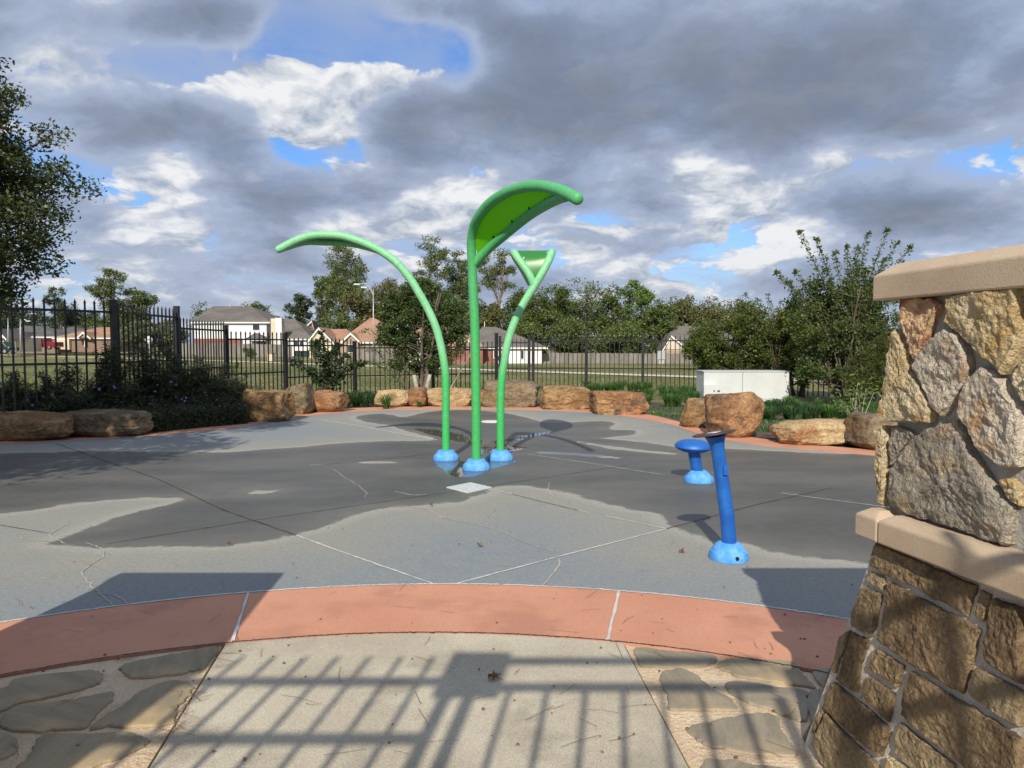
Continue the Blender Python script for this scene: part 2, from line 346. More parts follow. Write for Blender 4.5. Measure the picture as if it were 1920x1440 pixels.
M['trim'] = nmat('trim', (.70, .69, .66), (.76, .75, .72), rough=.6, fine=0)
def brickmat(name, c1, c2, mort):
    m, q, b, o = newmat(name); br = q.n('ShaderNodeTexBrick'); mp = q.n('ShaderNodeMapping'); mp.inputs['Rotation'].default_value = (math.pi / 2, 0, 0)
    q.put(mp.inputs[0], q.n('ShaderNodeTexCoord').outputs['Object']); q.put(br.inputs['Vector'], mp.outputs[0])
    br.inputs['Color1'].default_value = (*c1, 1); br.inputs['Color2'].default_value = (*c2, 1); br.inputs['Mortar'].default_value = (*mort, 1)
    br.inputs['Scale'].default_value = 1; br.inputs['Brick Width'].default_value = .4; br.inputs['Row Height'].default_value = .16; br.inputs['Mortar Size'].default_value = .012
    q.put(b.inputs['Base Color'], br.outputs[0]); b.inputs['Roughness'].default_value = .9; return m
M['brick_red'] = brickmat('brick_red', (.30, .095, .065), (.22, .075, .055), (.3, .22, .18))
M['brick_brown'] = brickmat('brick_brown', (.25, .155, .105), (.18, .115, .085), (.3, .25, .2))
M['brick_stone'] = brickmat('brick_stone', (.42, .30, .20), (.32, .23, .16), (.4, .33, .26))
m, q, b, o = newmat('window_glass'); b.inputs['Base Color'].default_value = (.03, .045, .06, 1); b.inputs['Roughness'].default_value = .08; M['glass'] = m
M['red_paint'] = nmat('red_paint', (.22, .012, .020), (.26, .016, .025), rough=.28, fine=0, spec=.6)
M['dark_paint'] = nmat('dark_paint', (.010, .028, .018), (.015, .04, .025), rough=.28, fine=0, spec=.6)
M['rubber'] = nmat('rubber', (.015, .015, .015), (.025, .025, .025), rough=.85)
M['chrome'] = nmat('chrome', (.55, .55, .56), (.65, .65, .66), rough=.25, metallic=.8, fine=0)
M['bin'] = nmat('bin', (.010, .028, .026), (.015, .04, .035), rough=.6)
M['block_grey'] = nmat('block_grey', (.20, .19, .175), (.30, .285, .26), scale=5, rough=.95, bump=.01, bscale=30)

def green_mat(name, low, high, z0, z1):
    """green coating, chalked pale by weather in blotches on its weathered upper lengths"""
    m, q, b, o = newmat(name); vec = q.n('ShaderNodeTexCoord').outputs['Object']
    s_ = q.n('ShaderNodeSeparateXYZ'); q.put(s_.inputs[0], vec)
    f = q.ss(s_.outputs[2], z0, z1); nz = q.noise(vec, 4.0, 6, .7); n2 = q.noise(vec, 26.0, 4, .7)
    f = q.m('ADD', q.m('MULTIPLY', f, .75), q.m('MULTIPLY', q.m('SUBTRACT', nz, .5), .9), clamp=True)
    col = q.mix(f, low, high); col = q.mix(1.0, col, q.mix(q.ss(n2, .3, .7), (.9,) * 3, (1.1,) * 3), 'MULTIPLY')
    q.put(b.inputs['Base Color'], col); b.inputs['Roughness'].default_value = .5; b.inputs['Specular IOR Level'].default_value = .4
    return m
M['green'] = green_mat('green_paint', (.045, .42, .11), (.27, .57, .33), .95, 1.6)
M['green_mid'] = green_mat('green_paint_mid', (.05, .38, .10), (.10, .38, .16), .8, 3.2)
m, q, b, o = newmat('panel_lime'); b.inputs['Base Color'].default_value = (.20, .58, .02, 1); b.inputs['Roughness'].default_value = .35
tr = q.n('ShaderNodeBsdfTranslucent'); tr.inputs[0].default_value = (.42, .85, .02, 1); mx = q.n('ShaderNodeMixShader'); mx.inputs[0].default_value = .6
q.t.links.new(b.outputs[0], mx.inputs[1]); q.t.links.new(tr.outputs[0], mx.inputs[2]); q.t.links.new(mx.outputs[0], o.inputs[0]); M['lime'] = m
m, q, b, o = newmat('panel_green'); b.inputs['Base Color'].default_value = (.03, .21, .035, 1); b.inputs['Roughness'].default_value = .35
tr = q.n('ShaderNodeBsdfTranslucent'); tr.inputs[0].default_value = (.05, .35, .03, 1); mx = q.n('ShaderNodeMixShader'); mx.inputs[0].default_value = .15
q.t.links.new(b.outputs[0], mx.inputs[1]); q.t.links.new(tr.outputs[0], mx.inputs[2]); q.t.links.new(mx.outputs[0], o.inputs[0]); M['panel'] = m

def flagmat(name, a, b_, c):
    m, q, b, o = newmat(name); oi = q.n('ShaderNodeObjectInfo'); vec = q.n('ShaderNodeTexCoord').outputs['Object']
    rot = q.n('ShaderNodeVectorRotate', rotation_type='Z_AXIS'); q.put(rot.inputs['Vector'], vec); q.put(rot.inputs['Angle'], q.m('MULTIPLY', oi.outputs['Random'], 2.4))
    v2 = q.v('ADD', q.v('MULTIPLY', rot.outputs[0], (1.0, 6.0, 1.0)), q.v('SCALE', (3.0, 9.0, 2.0), q.m('MULTIPLY', oi.outputs['Random'], 7.0)))
    f = q.noise(v2, 2.2, 9, .68, .2); g = q.noise(vec, 3.0, 3, .5)
    col = q.mix(q.ss(f, .30, .70), a, b_); col = q.mix(q.ss(g, .5, .75), col, c)
    h = q.noise(vec, 150, 3, .7); col = q.mix(1.0, col, q.mix(q.ss(h, .3, .7), (.9,) * 3, (1.1,) * 3), 'MULTIPLY')
    q.put(b.inputs['Base Color'], col); b.inputs['Roughness'].default_value = .75
    bn = q.n('ShaderNodeBump'); bn.inputs['Distance'].default_value = .006; q.put(bn.inputs['Height'], q.noise(v2, 5, 5, .6)); q.put(b.inputs['Normal'], bn.outputs[0])
    return m
M['flag'] = flagmat('flagstone', (.22, .18, .115), (.32, .255, .16), (.43, .31, .17))
M['flag_grey'] = flagmat('flagstone_grey', (.20, .172, .128), (.30, .255, .185), (.37, .29, .185))

# ground: mown, patchy grass
m, q, b, o = newmat('grass_ground'); vec = q.n('ShaderNodeTexCoord').outputs['Object']
f = q.noise(vec, .11, 5, .6); g = q.noise(vec, .9, 5, .65); h = q.noise(vec, 9, 4, .75)
col = q.mix(q.ss(f, .40, .60), (.13, .145, .048), (.25, .22, .11)); col = q.mix(q.ss(g, .5, .75), col, (.11, .145, .042))
col = q.mix(1.0, col, q.mix(q.ss(h, .3, .72), (.70,) * 3, (1.28,) * 3), 'MULTIPLY')
q.put(b.inputs['Base Color'], col); b.inputs['Roughness'].default_value = .95; b.inputs['Specular IOR Level'].default_value = .15
bn = q.n('ShaderNodeBump'); bn.inputs['Distance'].default_value = .06; q.put(bn.inputs['Height'], h); q.put(b.inputs['Normal'], bn.outputs[0]); M['grass'] = m

# pad: coated concrete, dry / damp / standing water from signed distances stored on the mesh
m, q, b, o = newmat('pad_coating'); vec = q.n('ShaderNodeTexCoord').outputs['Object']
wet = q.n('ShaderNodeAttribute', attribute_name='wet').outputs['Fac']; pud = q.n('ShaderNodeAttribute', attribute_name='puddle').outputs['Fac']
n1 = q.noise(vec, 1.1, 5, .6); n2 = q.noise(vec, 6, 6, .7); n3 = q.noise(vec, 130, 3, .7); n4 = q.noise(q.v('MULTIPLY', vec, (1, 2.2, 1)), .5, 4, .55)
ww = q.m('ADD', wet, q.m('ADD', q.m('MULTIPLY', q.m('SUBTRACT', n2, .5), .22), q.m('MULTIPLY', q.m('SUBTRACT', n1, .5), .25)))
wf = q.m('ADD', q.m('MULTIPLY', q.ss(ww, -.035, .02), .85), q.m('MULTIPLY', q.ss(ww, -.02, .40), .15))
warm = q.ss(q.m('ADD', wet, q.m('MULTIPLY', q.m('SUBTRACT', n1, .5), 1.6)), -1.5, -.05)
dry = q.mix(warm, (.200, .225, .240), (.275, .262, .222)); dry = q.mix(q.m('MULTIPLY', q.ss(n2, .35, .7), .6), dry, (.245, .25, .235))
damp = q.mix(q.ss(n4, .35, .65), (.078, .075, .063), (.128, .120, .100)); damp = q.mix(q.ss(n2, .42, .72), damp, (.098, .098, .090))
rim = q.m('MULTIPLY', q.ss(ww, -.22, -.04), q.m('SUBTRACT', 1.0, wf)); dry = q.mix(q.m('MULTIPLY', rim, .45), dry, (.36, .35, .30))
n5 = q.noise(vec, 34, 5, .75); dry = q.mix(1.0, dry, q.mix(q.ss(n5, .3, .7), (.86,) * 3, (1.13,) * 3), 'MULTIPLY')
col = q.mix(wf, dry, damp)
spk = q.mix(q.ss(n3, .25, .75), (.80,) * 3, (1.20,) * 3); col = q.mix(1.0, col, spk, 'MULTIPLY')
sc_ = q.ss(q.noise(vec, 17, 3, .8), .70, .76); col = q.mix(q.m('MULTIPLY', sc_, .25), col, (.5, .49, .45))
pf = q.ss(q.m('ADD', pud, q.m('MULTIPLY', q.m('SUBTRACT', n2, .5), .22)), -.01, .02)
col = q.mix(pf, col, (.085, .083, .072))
q.put(b.inputs['Base Color'], col)
rg = q.m('ADD', q.m('MULTIPLY', wf, -.34), .84); rg = q.m('ADD', rg, q.m('MULTIPLY', q.m('SUBTRACT', n1, .5), .2))
mxr = q.n('ShaderNodeMix'); q.put(mxr.inputs[0], pf); q.put(mxr.inputs[2], rg); mxr.inputs[3].default_value = .02; q.put(b.inputs['Roughness'], mxr.outputs[0])
bn = q.n('ShaderNodeBump'); bn.inputs['Distance'].default_value = .0025; q.put(bn.inputs['Height'], n3); q.put(bn.inputs['Strength'], q.m('SUBTRACT', 1.0, pf)); q.put(b.inputs['Normal'], bn.outputs[0]); M['pad'] = m

# ------------------------------------------------------------------ ground
def sstep(x, a, b_): t = np.clip((x - a) / (b_ - a), 0, 1); return t * t * (3 - 2 * t)
def gz(x, y): return -.03 - 1.45 * sstep(np.asarray(y, float), 58, 96) * sstep(np.asarray(x, float), -28, 4)
xs = np.unique(np.r_[np.linspace(-40, 40, 81), np.linspace(-150, 150, 76), np.linspace(-900, 900, 37)])
ys = np.unique(np.r_[np.linspace(-30, 60, 91), np.linspace(60, 170, 56), np.linspace(-400, 1500, 39)])
X, Y = np.meshgrid(xs, ys); Z = gz(X, Y); nx = len(xs); ny = len(ys)
I = np.arange(nx * ny).reshape(ny, nx)
Q = np.stack([I[:-1, :-1], I[:-1, 1:], I[1:, 1:], I[1:, :-1]], -1).reshape(-1, 4)
tag(mk('ground', np.stack([X, Y, Z], -1).reshape(-1, 3), Q, M['grass'], smooth=True), kind='structure')

# splash pad outline: far edge traced on the ground plane, near edge an arc bulging into the pad
inner_px = [(0, 833), (119, 827), (361, 811), (470, 797), (560, 782), (650, 773), (745, 768.5), (900, 767), (1040, 770), (1144, 777), (1238, 792), (1300, 811), (1340, 821), (1440, 837), (1560, 847), (1655, 856)]
outer_px = [(0, 829), (167, 819), (361, 804), (470, 789), (569, 774), (645, 766.5), (761, 763), (900, 762), (1010, 763), (1112, 766), (1217, 778), (1290, 796), (1345, 809), (1441, 825), (1553, 837), (1655, 846)]
AC = np.array((-.42, -.37)); R1, R0 = 4.74, 3.99
fin = [gp(*p)[:2] for p in inner_px]; fout = [gp(*p)[:2] for p in outer_px]
aL, aR = math.radians(158), math.radians(18)
def arc(r, a0, a1, n): return [AC + r * np.array((math.cos(a), math.sin(a))) for a in np.linspace(a0, a1, n)]
fin = [np.array(p) for p in ((-5.6, 1.9), (-8.6, 2.8), (-10.6, 5.5), (-10.2, 8.6), (-9.0, 10.2))] + fin[1:] + [np.array(p) for p in ((6.2, 8.4), (7.4, 6.4), (7.2, 4.0), (5.4, 1.6))]
fout = [np.array(p) for p in ((-5.5, 1.3), (-9.0, 2.2), (-11.3, 5.3), (-10.9, 8.9), (-9.3, 10.8))] + fout[1:] + [np.array(p) for p in ((6.8, 8.7), (8.1, 6.5), (7.9, 3.7), (5.5, .9))]
FI = smooth_poly(fin, sub=8); FO = smooth_poly(fout, sub=8)
near_in = np.array(arc(R1, aL, aR, 60)); near_out = np.array(arc(R0, aL, aR, 60))
pad_poly = np.concatenate([FI, near_in[::-1]])
def inpoly(pts, poly):
    x, y = pts[:, 0], pts[:, 1]; c = np.zeros(len(pts), bool); n = len(poly)
    for i in range(n):
        x0, y0 = poly[i]; x1, y1 = poly[(i + 1) % n]
        if y0 == y1: continue
        m_ = ((y0 > y) != (y1 > y)) & (x < (x1 - x0) * (y - y0) / (y1 - y0) + x0); c ^= m_
    return c
def sdf(pts, poly):
    d = np.full(len(pts), 1e9); n = len(poly)
    for i in range(n):
        a = poly[i]; b_ = poly[(i + 1) % n]; ab = b_ - a; L = np.dot(ab, ab)
        if L < 1e-9: continue
        t = np.clip(((pts - a) @ ab) / L, 0, 1); e = pts - a - t[:, None] * ab; d = np.minimum(d, (e * e).sum(1))
    return np.sqrt(d) * np.where(inpoly(pts, poly), 1, -1)
st = .07
gx = np.arange(-11, 8.2, st); gy = np.arange(.5, 18, st); GX, GY = np.meshgrid(gx, gy); pts = np.c_[GX.ravel(), GY.ravel()]
ins = inpoly(pts, pad_poly).reshape(GX.shape)
# grid cells fully inside, and a skirt strip that closes the gap to the outline under the border ring
dil = ins.copy()
for sy, sx in ((1, 0), (-1, 0), (0, 1), (0, -1), (1, 1), (-1, -1), (1, -1), (-1, 1)): dil |= np.roll(np.roll(ins, sy, 0), sx, 1)
cell = dil[:-1, :-1] & dil[1:, :-1] & dil[:-1, 1:] & dil[1:, 1:]
I = np.arange(GX.size).reshape(GX.shape)
Q = np.stack([I[:-1, :-1], I[:-1, 1:], I[1:, 1:], I[1:, :-1]], -1)[cell]
used, inv = np.unique(Q.ravel(), return_inverse=True); Q = inv.reshape(-1, 4); pts = pts[used]
def G2(l): return np.array([gp(*p)[:2] for p in l])
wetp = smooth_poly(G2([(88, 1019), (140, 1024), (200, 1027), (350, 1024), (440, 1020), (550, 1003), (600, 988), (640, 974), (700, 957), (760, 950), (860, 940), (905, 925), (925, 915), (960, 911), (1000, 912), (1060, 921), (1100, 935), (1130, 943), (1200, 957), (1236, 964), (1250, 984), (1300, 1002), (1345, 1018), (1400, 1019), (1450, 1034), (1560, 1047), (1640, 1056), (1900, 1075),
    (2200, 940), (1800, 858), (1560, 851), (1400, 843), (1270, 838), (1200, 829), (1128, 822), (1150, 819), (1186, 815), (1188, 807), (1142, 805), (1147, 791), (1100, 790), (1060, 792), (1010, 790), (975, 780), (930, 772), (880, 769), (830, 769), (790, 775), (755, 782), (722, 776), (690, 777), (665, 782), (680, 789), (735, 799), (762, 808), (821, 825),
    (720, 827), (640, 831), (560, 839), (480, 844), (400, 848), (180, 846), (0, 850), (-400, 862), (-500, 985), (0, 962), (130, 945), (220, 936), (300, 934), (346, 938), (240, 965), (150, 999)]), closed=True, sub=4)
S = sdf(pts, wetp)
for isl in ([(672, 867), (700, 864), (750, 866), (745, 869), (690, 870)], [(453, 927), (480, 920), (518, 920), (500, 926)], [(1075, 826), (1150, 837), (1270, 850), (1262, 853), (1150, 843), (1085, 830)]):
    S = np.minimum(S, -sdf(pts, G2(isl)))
PU = np.full(len(pts), -9.)
for pl in ([(770, 803), (820, 806), (860, 813), (908, 826), (912, 834), (880, 832), (840, 824), (800, 813)], [(915, 828), (960, 821), (1005, 812), (1040, 808), (1020, 815), (985, 823), (930, 835)],
           [(812, 866), (840, 862), (900, 868), (958, 861), (972, 866), (925, 878), (893, 892), (855, 897), (828, 880)], [(880, 838), (960, 836), (985, 842), (930, 852), (885, 850)], [(1000, 846), (1080, 849), (1170, 858), (1165, 861), (1080, 854), (1010, 850)]):
    PU = np.maximum(PU, sdf(pts, G2(pl)))
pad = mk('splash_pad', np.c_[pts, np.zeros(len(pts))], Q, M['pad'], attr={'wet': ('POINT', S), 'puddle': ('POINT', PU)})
tag(pad, kind='structure')

# border ring: orange segments, 5 mm above the pad
border = root('border', None, None, kind='structure')
def ring_seg(A, B, i0, i1, gap=.006):
    a = A[i0:i1 + 1]; b_ = B[i0:i1 + 1]; n = len(a); V = np.concatenate([np.c_[a, np.full(n, .008)], np.c_[b_, np.full(n, .008)], np.c_[a, np.full(n, -.05)], np.c_[b_, np.full(n, -.05)]])
    Fc = []
    for i in range(n - 1):
        Fc += [(i, i + 1, n + i + 1, n + i), (2 * n + i, 2 * n + i + 1, i + 1, i), (n + i, n + i + 1, 3 * n + i + 1, 3 * n + i)]
    Fc += [(0, n, 3 * n, 2 * n), (n - 1, 3 * n - 1, 4 * n - 1, 2 * n - 1)]
    return mk('border_segment', V, Fc, M['ring'], border)
NI, NO = resample(near_in, 241), resample(near_out, 241)
def idx(pt): return int(np.argmin(np.linalg.norm(NI - gp(*pt)[:2], axis=1)))
cuts = sorted([0, 30, idx((466, 1115)), idx((1153, 1114)), 200, 240])
for i in range(len(cuts) - 1): ring_seg(NI, NO, cuts[i], cuts[i + 1])
FIr, FOr = resample(FI, 321), resample(FO, 321)
for i in range(0, 320, 20): ring_seg(FIr, FOr, i, i + 20)
def ribbon(path, wd, z=.012, mat='seal', name='joint', parent=None, jit=0.0, seed=0):
    p = resample(np.asarray(path, float)[:, :2], max(3, int(len(path) * 4))); r_ = np.random.default_rng(seed)
    t = np.gradient(p, axis=0); t /= np.linalg.norm(t, axis=1)[:, None] + 1e-9; nrm = np.c_[-t[:, 1], t[:, 0]]
    p = p + nrm * r_.normal(0, 1, (len(p), 1)) * jit; ws = wd / 2 * (1 + .35 * r_.uniform(-1, 1, (len(p), 1)))
    n = len(p); V = np.concatenate([np.c_[p + nrm * ws, np.full(n, z)], np.c_[p - nrm * ws, np.full(n, z)]])
    return mk(name, V, [(i, n + i, n + i + 1, i + 1) for i in range(n - 1)], M[mat], parent)
for A in (cuts[2], cuts[3]): ribbon([NI[A], (NI[A] + NO[A]) / 2, NO[A]], .015, .012, 'seal', 'joint', border, .001, A)
ribbon(NI[20:222], .015, .0125, 'seal', 'edge_seal', border, .003, 3)
ribbon(NO[20:222] * 1.0, .010, .0125, 'joint_dark', 'edge_gap', border, .0022, 4)
def line(l, wd, mat, name='joint', jit=.0, seed=0, z=.004, sub=1):
    g = G2(l)
    if sub > 1: g = smooth_poly(g, sub=sub)
    return ribbon(resample(g, max(4, int(np.linalg.norm(np.diff(g, axis=0), axis=1).sum() / .15))), wd, z, mat, name, pad, jit, seed)
line([(105, 832), (300, 900), (420, 957), (556, 1004)], .012, 'joint_dark', seed=1, jit=.002)
line([(556, 1004), (620, 1028), (720, 1063), (820, 1098)], .014, 'seal', seed=2, jit=.002)
line([(852, 1096), (1052, 1043), (1250, 992)], .014, 'seal', seed=3, jit=.001)
line([(1250, 992), (1330, 970), (1420, 946), (1560, 915)], .010, 'joint_dark', seed=4)
line([(925, 918), (960, 927)], .013, 'seal', seed=5); line([(960, 927), (1085, 958)], .008, 'joint_dark', seed=6)
line([(1085, 958), (1105, 962)], .014, 'seal', seed=7); line([(1135, 968), (1250, 992)], .014, 'seal', seed=8)
line([(600, 787), (680, 800), (760, 815), (820, 825)], .028, 'seal', seed=9, jit=.004)
line([(200, 1020), (470, 977), (795, 930), (960, 905), (1180, 872)], .009, 'joint_dark', seed=10)
line([(990, 852), (1100, 868), (1240, 890)], .012, 'seal', seed=11, jit=.002); line([(1465, 925), (1560, 938), (1660, 951)], .012, 'seal', seed=12, jit=.002)
line([(1180, 800), (1245, 795)], .03, 'seal', seed=13); line([(600, 872), (660, 867), (740, 858), (830, 850)], .010, 'joint_dark', seed=14)
line([(0, 985), (90, 1000)], .008, 'joint_dark', seed=15); line([(580, 873), (600, 872), (612, 871)], .014, 'seal', seed=16)
line([(740, 922), (780, 930), (800, 928)], .008, 'seal', seed=17)
ck = dict(mat='limestone_crack', name='crack', jit=.004, sub=3)
line([(126, 982), (112, 992), (90, 1000), (96, 1008), (122, 1020)], .009, seed=21, **ck)
line([(42, 1004), (44, 1013), (100, 1016)], .007, seed=22, **ck)
line([(160, 1018), (190, 1028), (195, 1044), (172, 1058), (151, 1076), (165, 1090), (178, 1108), (198, 1122), (216, 1140)], .008, seed=23, **ck)
line([(182, 1112), (222, 1118), (237, 1134)], .008, seed=24, **ck)
line([(745, 948), (803, 956), (828, 971), (900, 985), (950, 1001), (978, 1015), (1036, 1035)], .009, seed=25, **ck)
line([(1047, 1043), (1050, 1056), (1040, 1075), (1022, 1088), (1015, 1102)], .009, seed=26, **ck)
line([(1030, 905), (1028, 920), (1036, 930), (1022, 945), (1006, 950)], .007, seed=27, **ck); line([(998, 925), (1004, 940), (1020, 945)], .006, seed=28, **ck)
line([(625, 880), (650, 898), (670, 910), (688, 925), (684, 933)], .007, seed=29, **ck); line([(1463, 927), (1480, 922), (1500, 930)], .006, seed=30, **ck)

# concrete walk and flagstone aprons
pathL = [np.array((-1.42, 3.51)), np.array((-1.27, 2.45))]; pathR = [np.array((.55, 3.51)), np.array((.62, 2.45))]
dL = (pathL[1] - pathL[0]) / 1.06; dR = (pathR[1] - pathR[0]) / 1.06
def cutarc(x0, x1, n=24, r=R0 - .006): return [np.array((x, AC[1] + math.sqrt(max(r * r - (x - AC[0]) ** 2, 0)))) for x in np.linspace(x0, x1, n)]
walk = cutarc(-1.435, .556) + [pathR[0] + dR * 5.5, pathL[0] + dL * 5.5]
tag(MB().prism(walk, -.08, .006).build('pavement', M['conc_path']), kind='structure')
for side in (-1, 1):
    a = cutarc(-3.9, -1.45) if side < 0 else cutarc(.566, 3.2)
    e = pathL[0] + dL * 5.5 + (-.012, 0) if side < 0 else pathR[0] + dR * 5.5 + (.012, 0)
    poly = a + ([e, np.array((-4.2, -2)), np.array((-4.2, 1.0))] if side < 0 else [np.array((3.6, 1.0)), np.array((3.6, -2)), e])
    fl = tag(MB().prism(poly, -.08, -.002).build('flagstone_apron', M['mortar_ground']), kind='structure')
    s5 = 4.174
    L = ([[(20, 470), (90, 410), (250, 375), (500, 345), (720, 330), (800, 355), (805, 395), (760, 435), (620, 480), (400, 535), (150, 590), (0, 655), (-250, 720), (-300, 540)],
          [(930, 310), (1000, 275), (1200, 230), (1450, 190), (1600, 150), (1700, 145), (1710, 170), (1660, 230), (1600, 310), (1480, 340), (1350, 365), (1150, 385), (1020, 385), (960, 345)],
          [(0, 670), (200, 600), (450, 575), (700, 530), (860, 500), (895, 515), (860, 570), (780, 650), (700, 740), (650, 785), (450, 790), (300, 815), (100, 800), (0, 770), (-200, 740)],
          [(1130, 480), (1300, 415), (1430, 410), (1490, 430), (1510, 500), (1450, 560), (1380, 640), (1350, 740), (1100, 770), (850, 770), (700, 790), (800, 700), (950, 610), (1050, 530)],
          [(330, 835), (600, 825), (1000, 815), (1080, 845), (1180, 870), (1170, 890), (1050, 960), (950, 1010), (800, 1060), (600, 1120), (150, 1120), (200, 1020), (280, 900)],
          [(-200, 800), (0, 820), (100, 840), (140, 900), (110, 970), (0, 1020), (-300, 1000)], [(-900, 640), (-400, 560), (-330, 640), (-450, 760), (-900, 800)]] if side < 0 else
         [[(210, 150), (400, 170), (600, 185), (780, 200), (850, 230), (830, 270), (700, 300), (450, 305), (260, 290), (225, 240)],
          [(900, 250), (1000, 235), (1200, 245), (1450, 265), (1490, 300), (1560, 390), (1630, 465), (1500, 450), (1300, 415), (1050, 385), (920, 330), (850, 295)],
          [(410, 380), (430, 340), (540, 315), (640, 335), (720, 390), (830, 480), (960, 560), (1010, 640), (850, 640), (650, 640), (480, 630), (475, 560), (430, 460)],
          [(920, 420), (1100, 425), (1300, 455), (1550, 490), (1570, 560), (1565, 720), (1430, 700), (1280, 640), (1120, 590), (950, 500)],
          [(620, 790), (720, 745), (900, 710), (1050, 680), (1200, 665), (1310, 680), (1340, 740), (1380, 830), (1440, 910), (1475, 1000), (1250, 990), (1000, 970), (800, 920), (700, 870)],
          [(730, 1040), (950, 1040), (1200, 1080), (1500, 1120), (1400, 1200), (800, 1180)], [(1610, 330), (1900, 330), (1850, 450), (1680, 460)], [(1575, 500), (1800, 500), (1700, 700), (1590, 720)]])
    ox = 0 if side < 0 else 1140
    for k, pl in enumerate(L):
        g = smooth_poly(np.array([gp(ox + x / s5, 1180 + y / s5)[:2] for x, y in pl]), closed=True, sub=4)
        r_ = np.random.default_rng(k + 50); g = g + r_.normal(0, .0035, g.shape); c = g.mean(0)
        m_ = MB(); n = len(g)
        rings = [(1.0, -.03), (1.0, .003), (.975, .0085), (.9, .010)]
        V = np.concatenate([np.c_[c + (g - c) * s, np.full(n, z)] for s, z in rings]); Fc = []
        for i in range(3):
            for j in range(n): Fc.append((i * n + j, i * n + (j + 1) % n, (i + 1) * n + (j + 1) % n, (i + 1) * n + j))
        tri = tessellate_polygon([[Vector((*p, 0)) for p in V[3 * n:4 * n, :2]]]); Fc += [tuple(3 * n + t for t in f) for f in tri]
        if k == 99: continue
        mk('flagstone', V, Fc, M['flag_grey'] if (side > 0 and k != 1) else M['flag'], fl, loc=np.r_[c, 0])

# planting bed soil round the far side, a sheet over the grass
bed = np.concatenate([FO[24:], ]); 
bo = []
for p_ in FO: 
    d_ = p_ - np.array((-1.2, 9.5)); d_ /= np.linalg.norm(d_); bo.append(p_ + d_ * (3.0 if p_[1] > 8 else 2.0))
n = len(FO); V = np.concatenate([np.c_[FO, np.full(n, -.008)], np.c_[np.array(bo), np.full(n, -.012)]])
tag(mk('bed_soil', V, [(i, i + 1, n + i + 1, n + i) for i in range(n - 1)], M['soil']), kind='structure')

# concrete path across the field and the street beyond
def strip(name, pts_, wd, z, mat):
    p = resample(smooth_poly(pts_, sub=6), 60); t = np.gradient(p, axis=0); t /= np.linalg.norm(t, axis=1)[:, None]; nr = np.c_[-t[:, 1], t[:, 0]] * wd / 2
    a, b_ = p + nr, p - nr; n = len(p)
    V = np.concatenate([np.c_[a, gz(a[:, 0], a[:, 1]) + z], np.c_[b_, gz(b_[:, 0], b_[:, 1]) + z]])
    tag(mk(name, V, [(i, n + i, n + i + 1, i + 1) for i in range(n - 1)], mat), kind='structure')
M['pathc'] = nmat('field_path_concrete', (.50, .45, .36), (.58, .53, .44), scale=.6, rough=.9)
strip('path', [(-150, 172), (-65, 100), (-35, 76), (-10, 52), (8.7, 34.5), (20, 26), (60, 10)], 1.7, .03, M['pathc'])

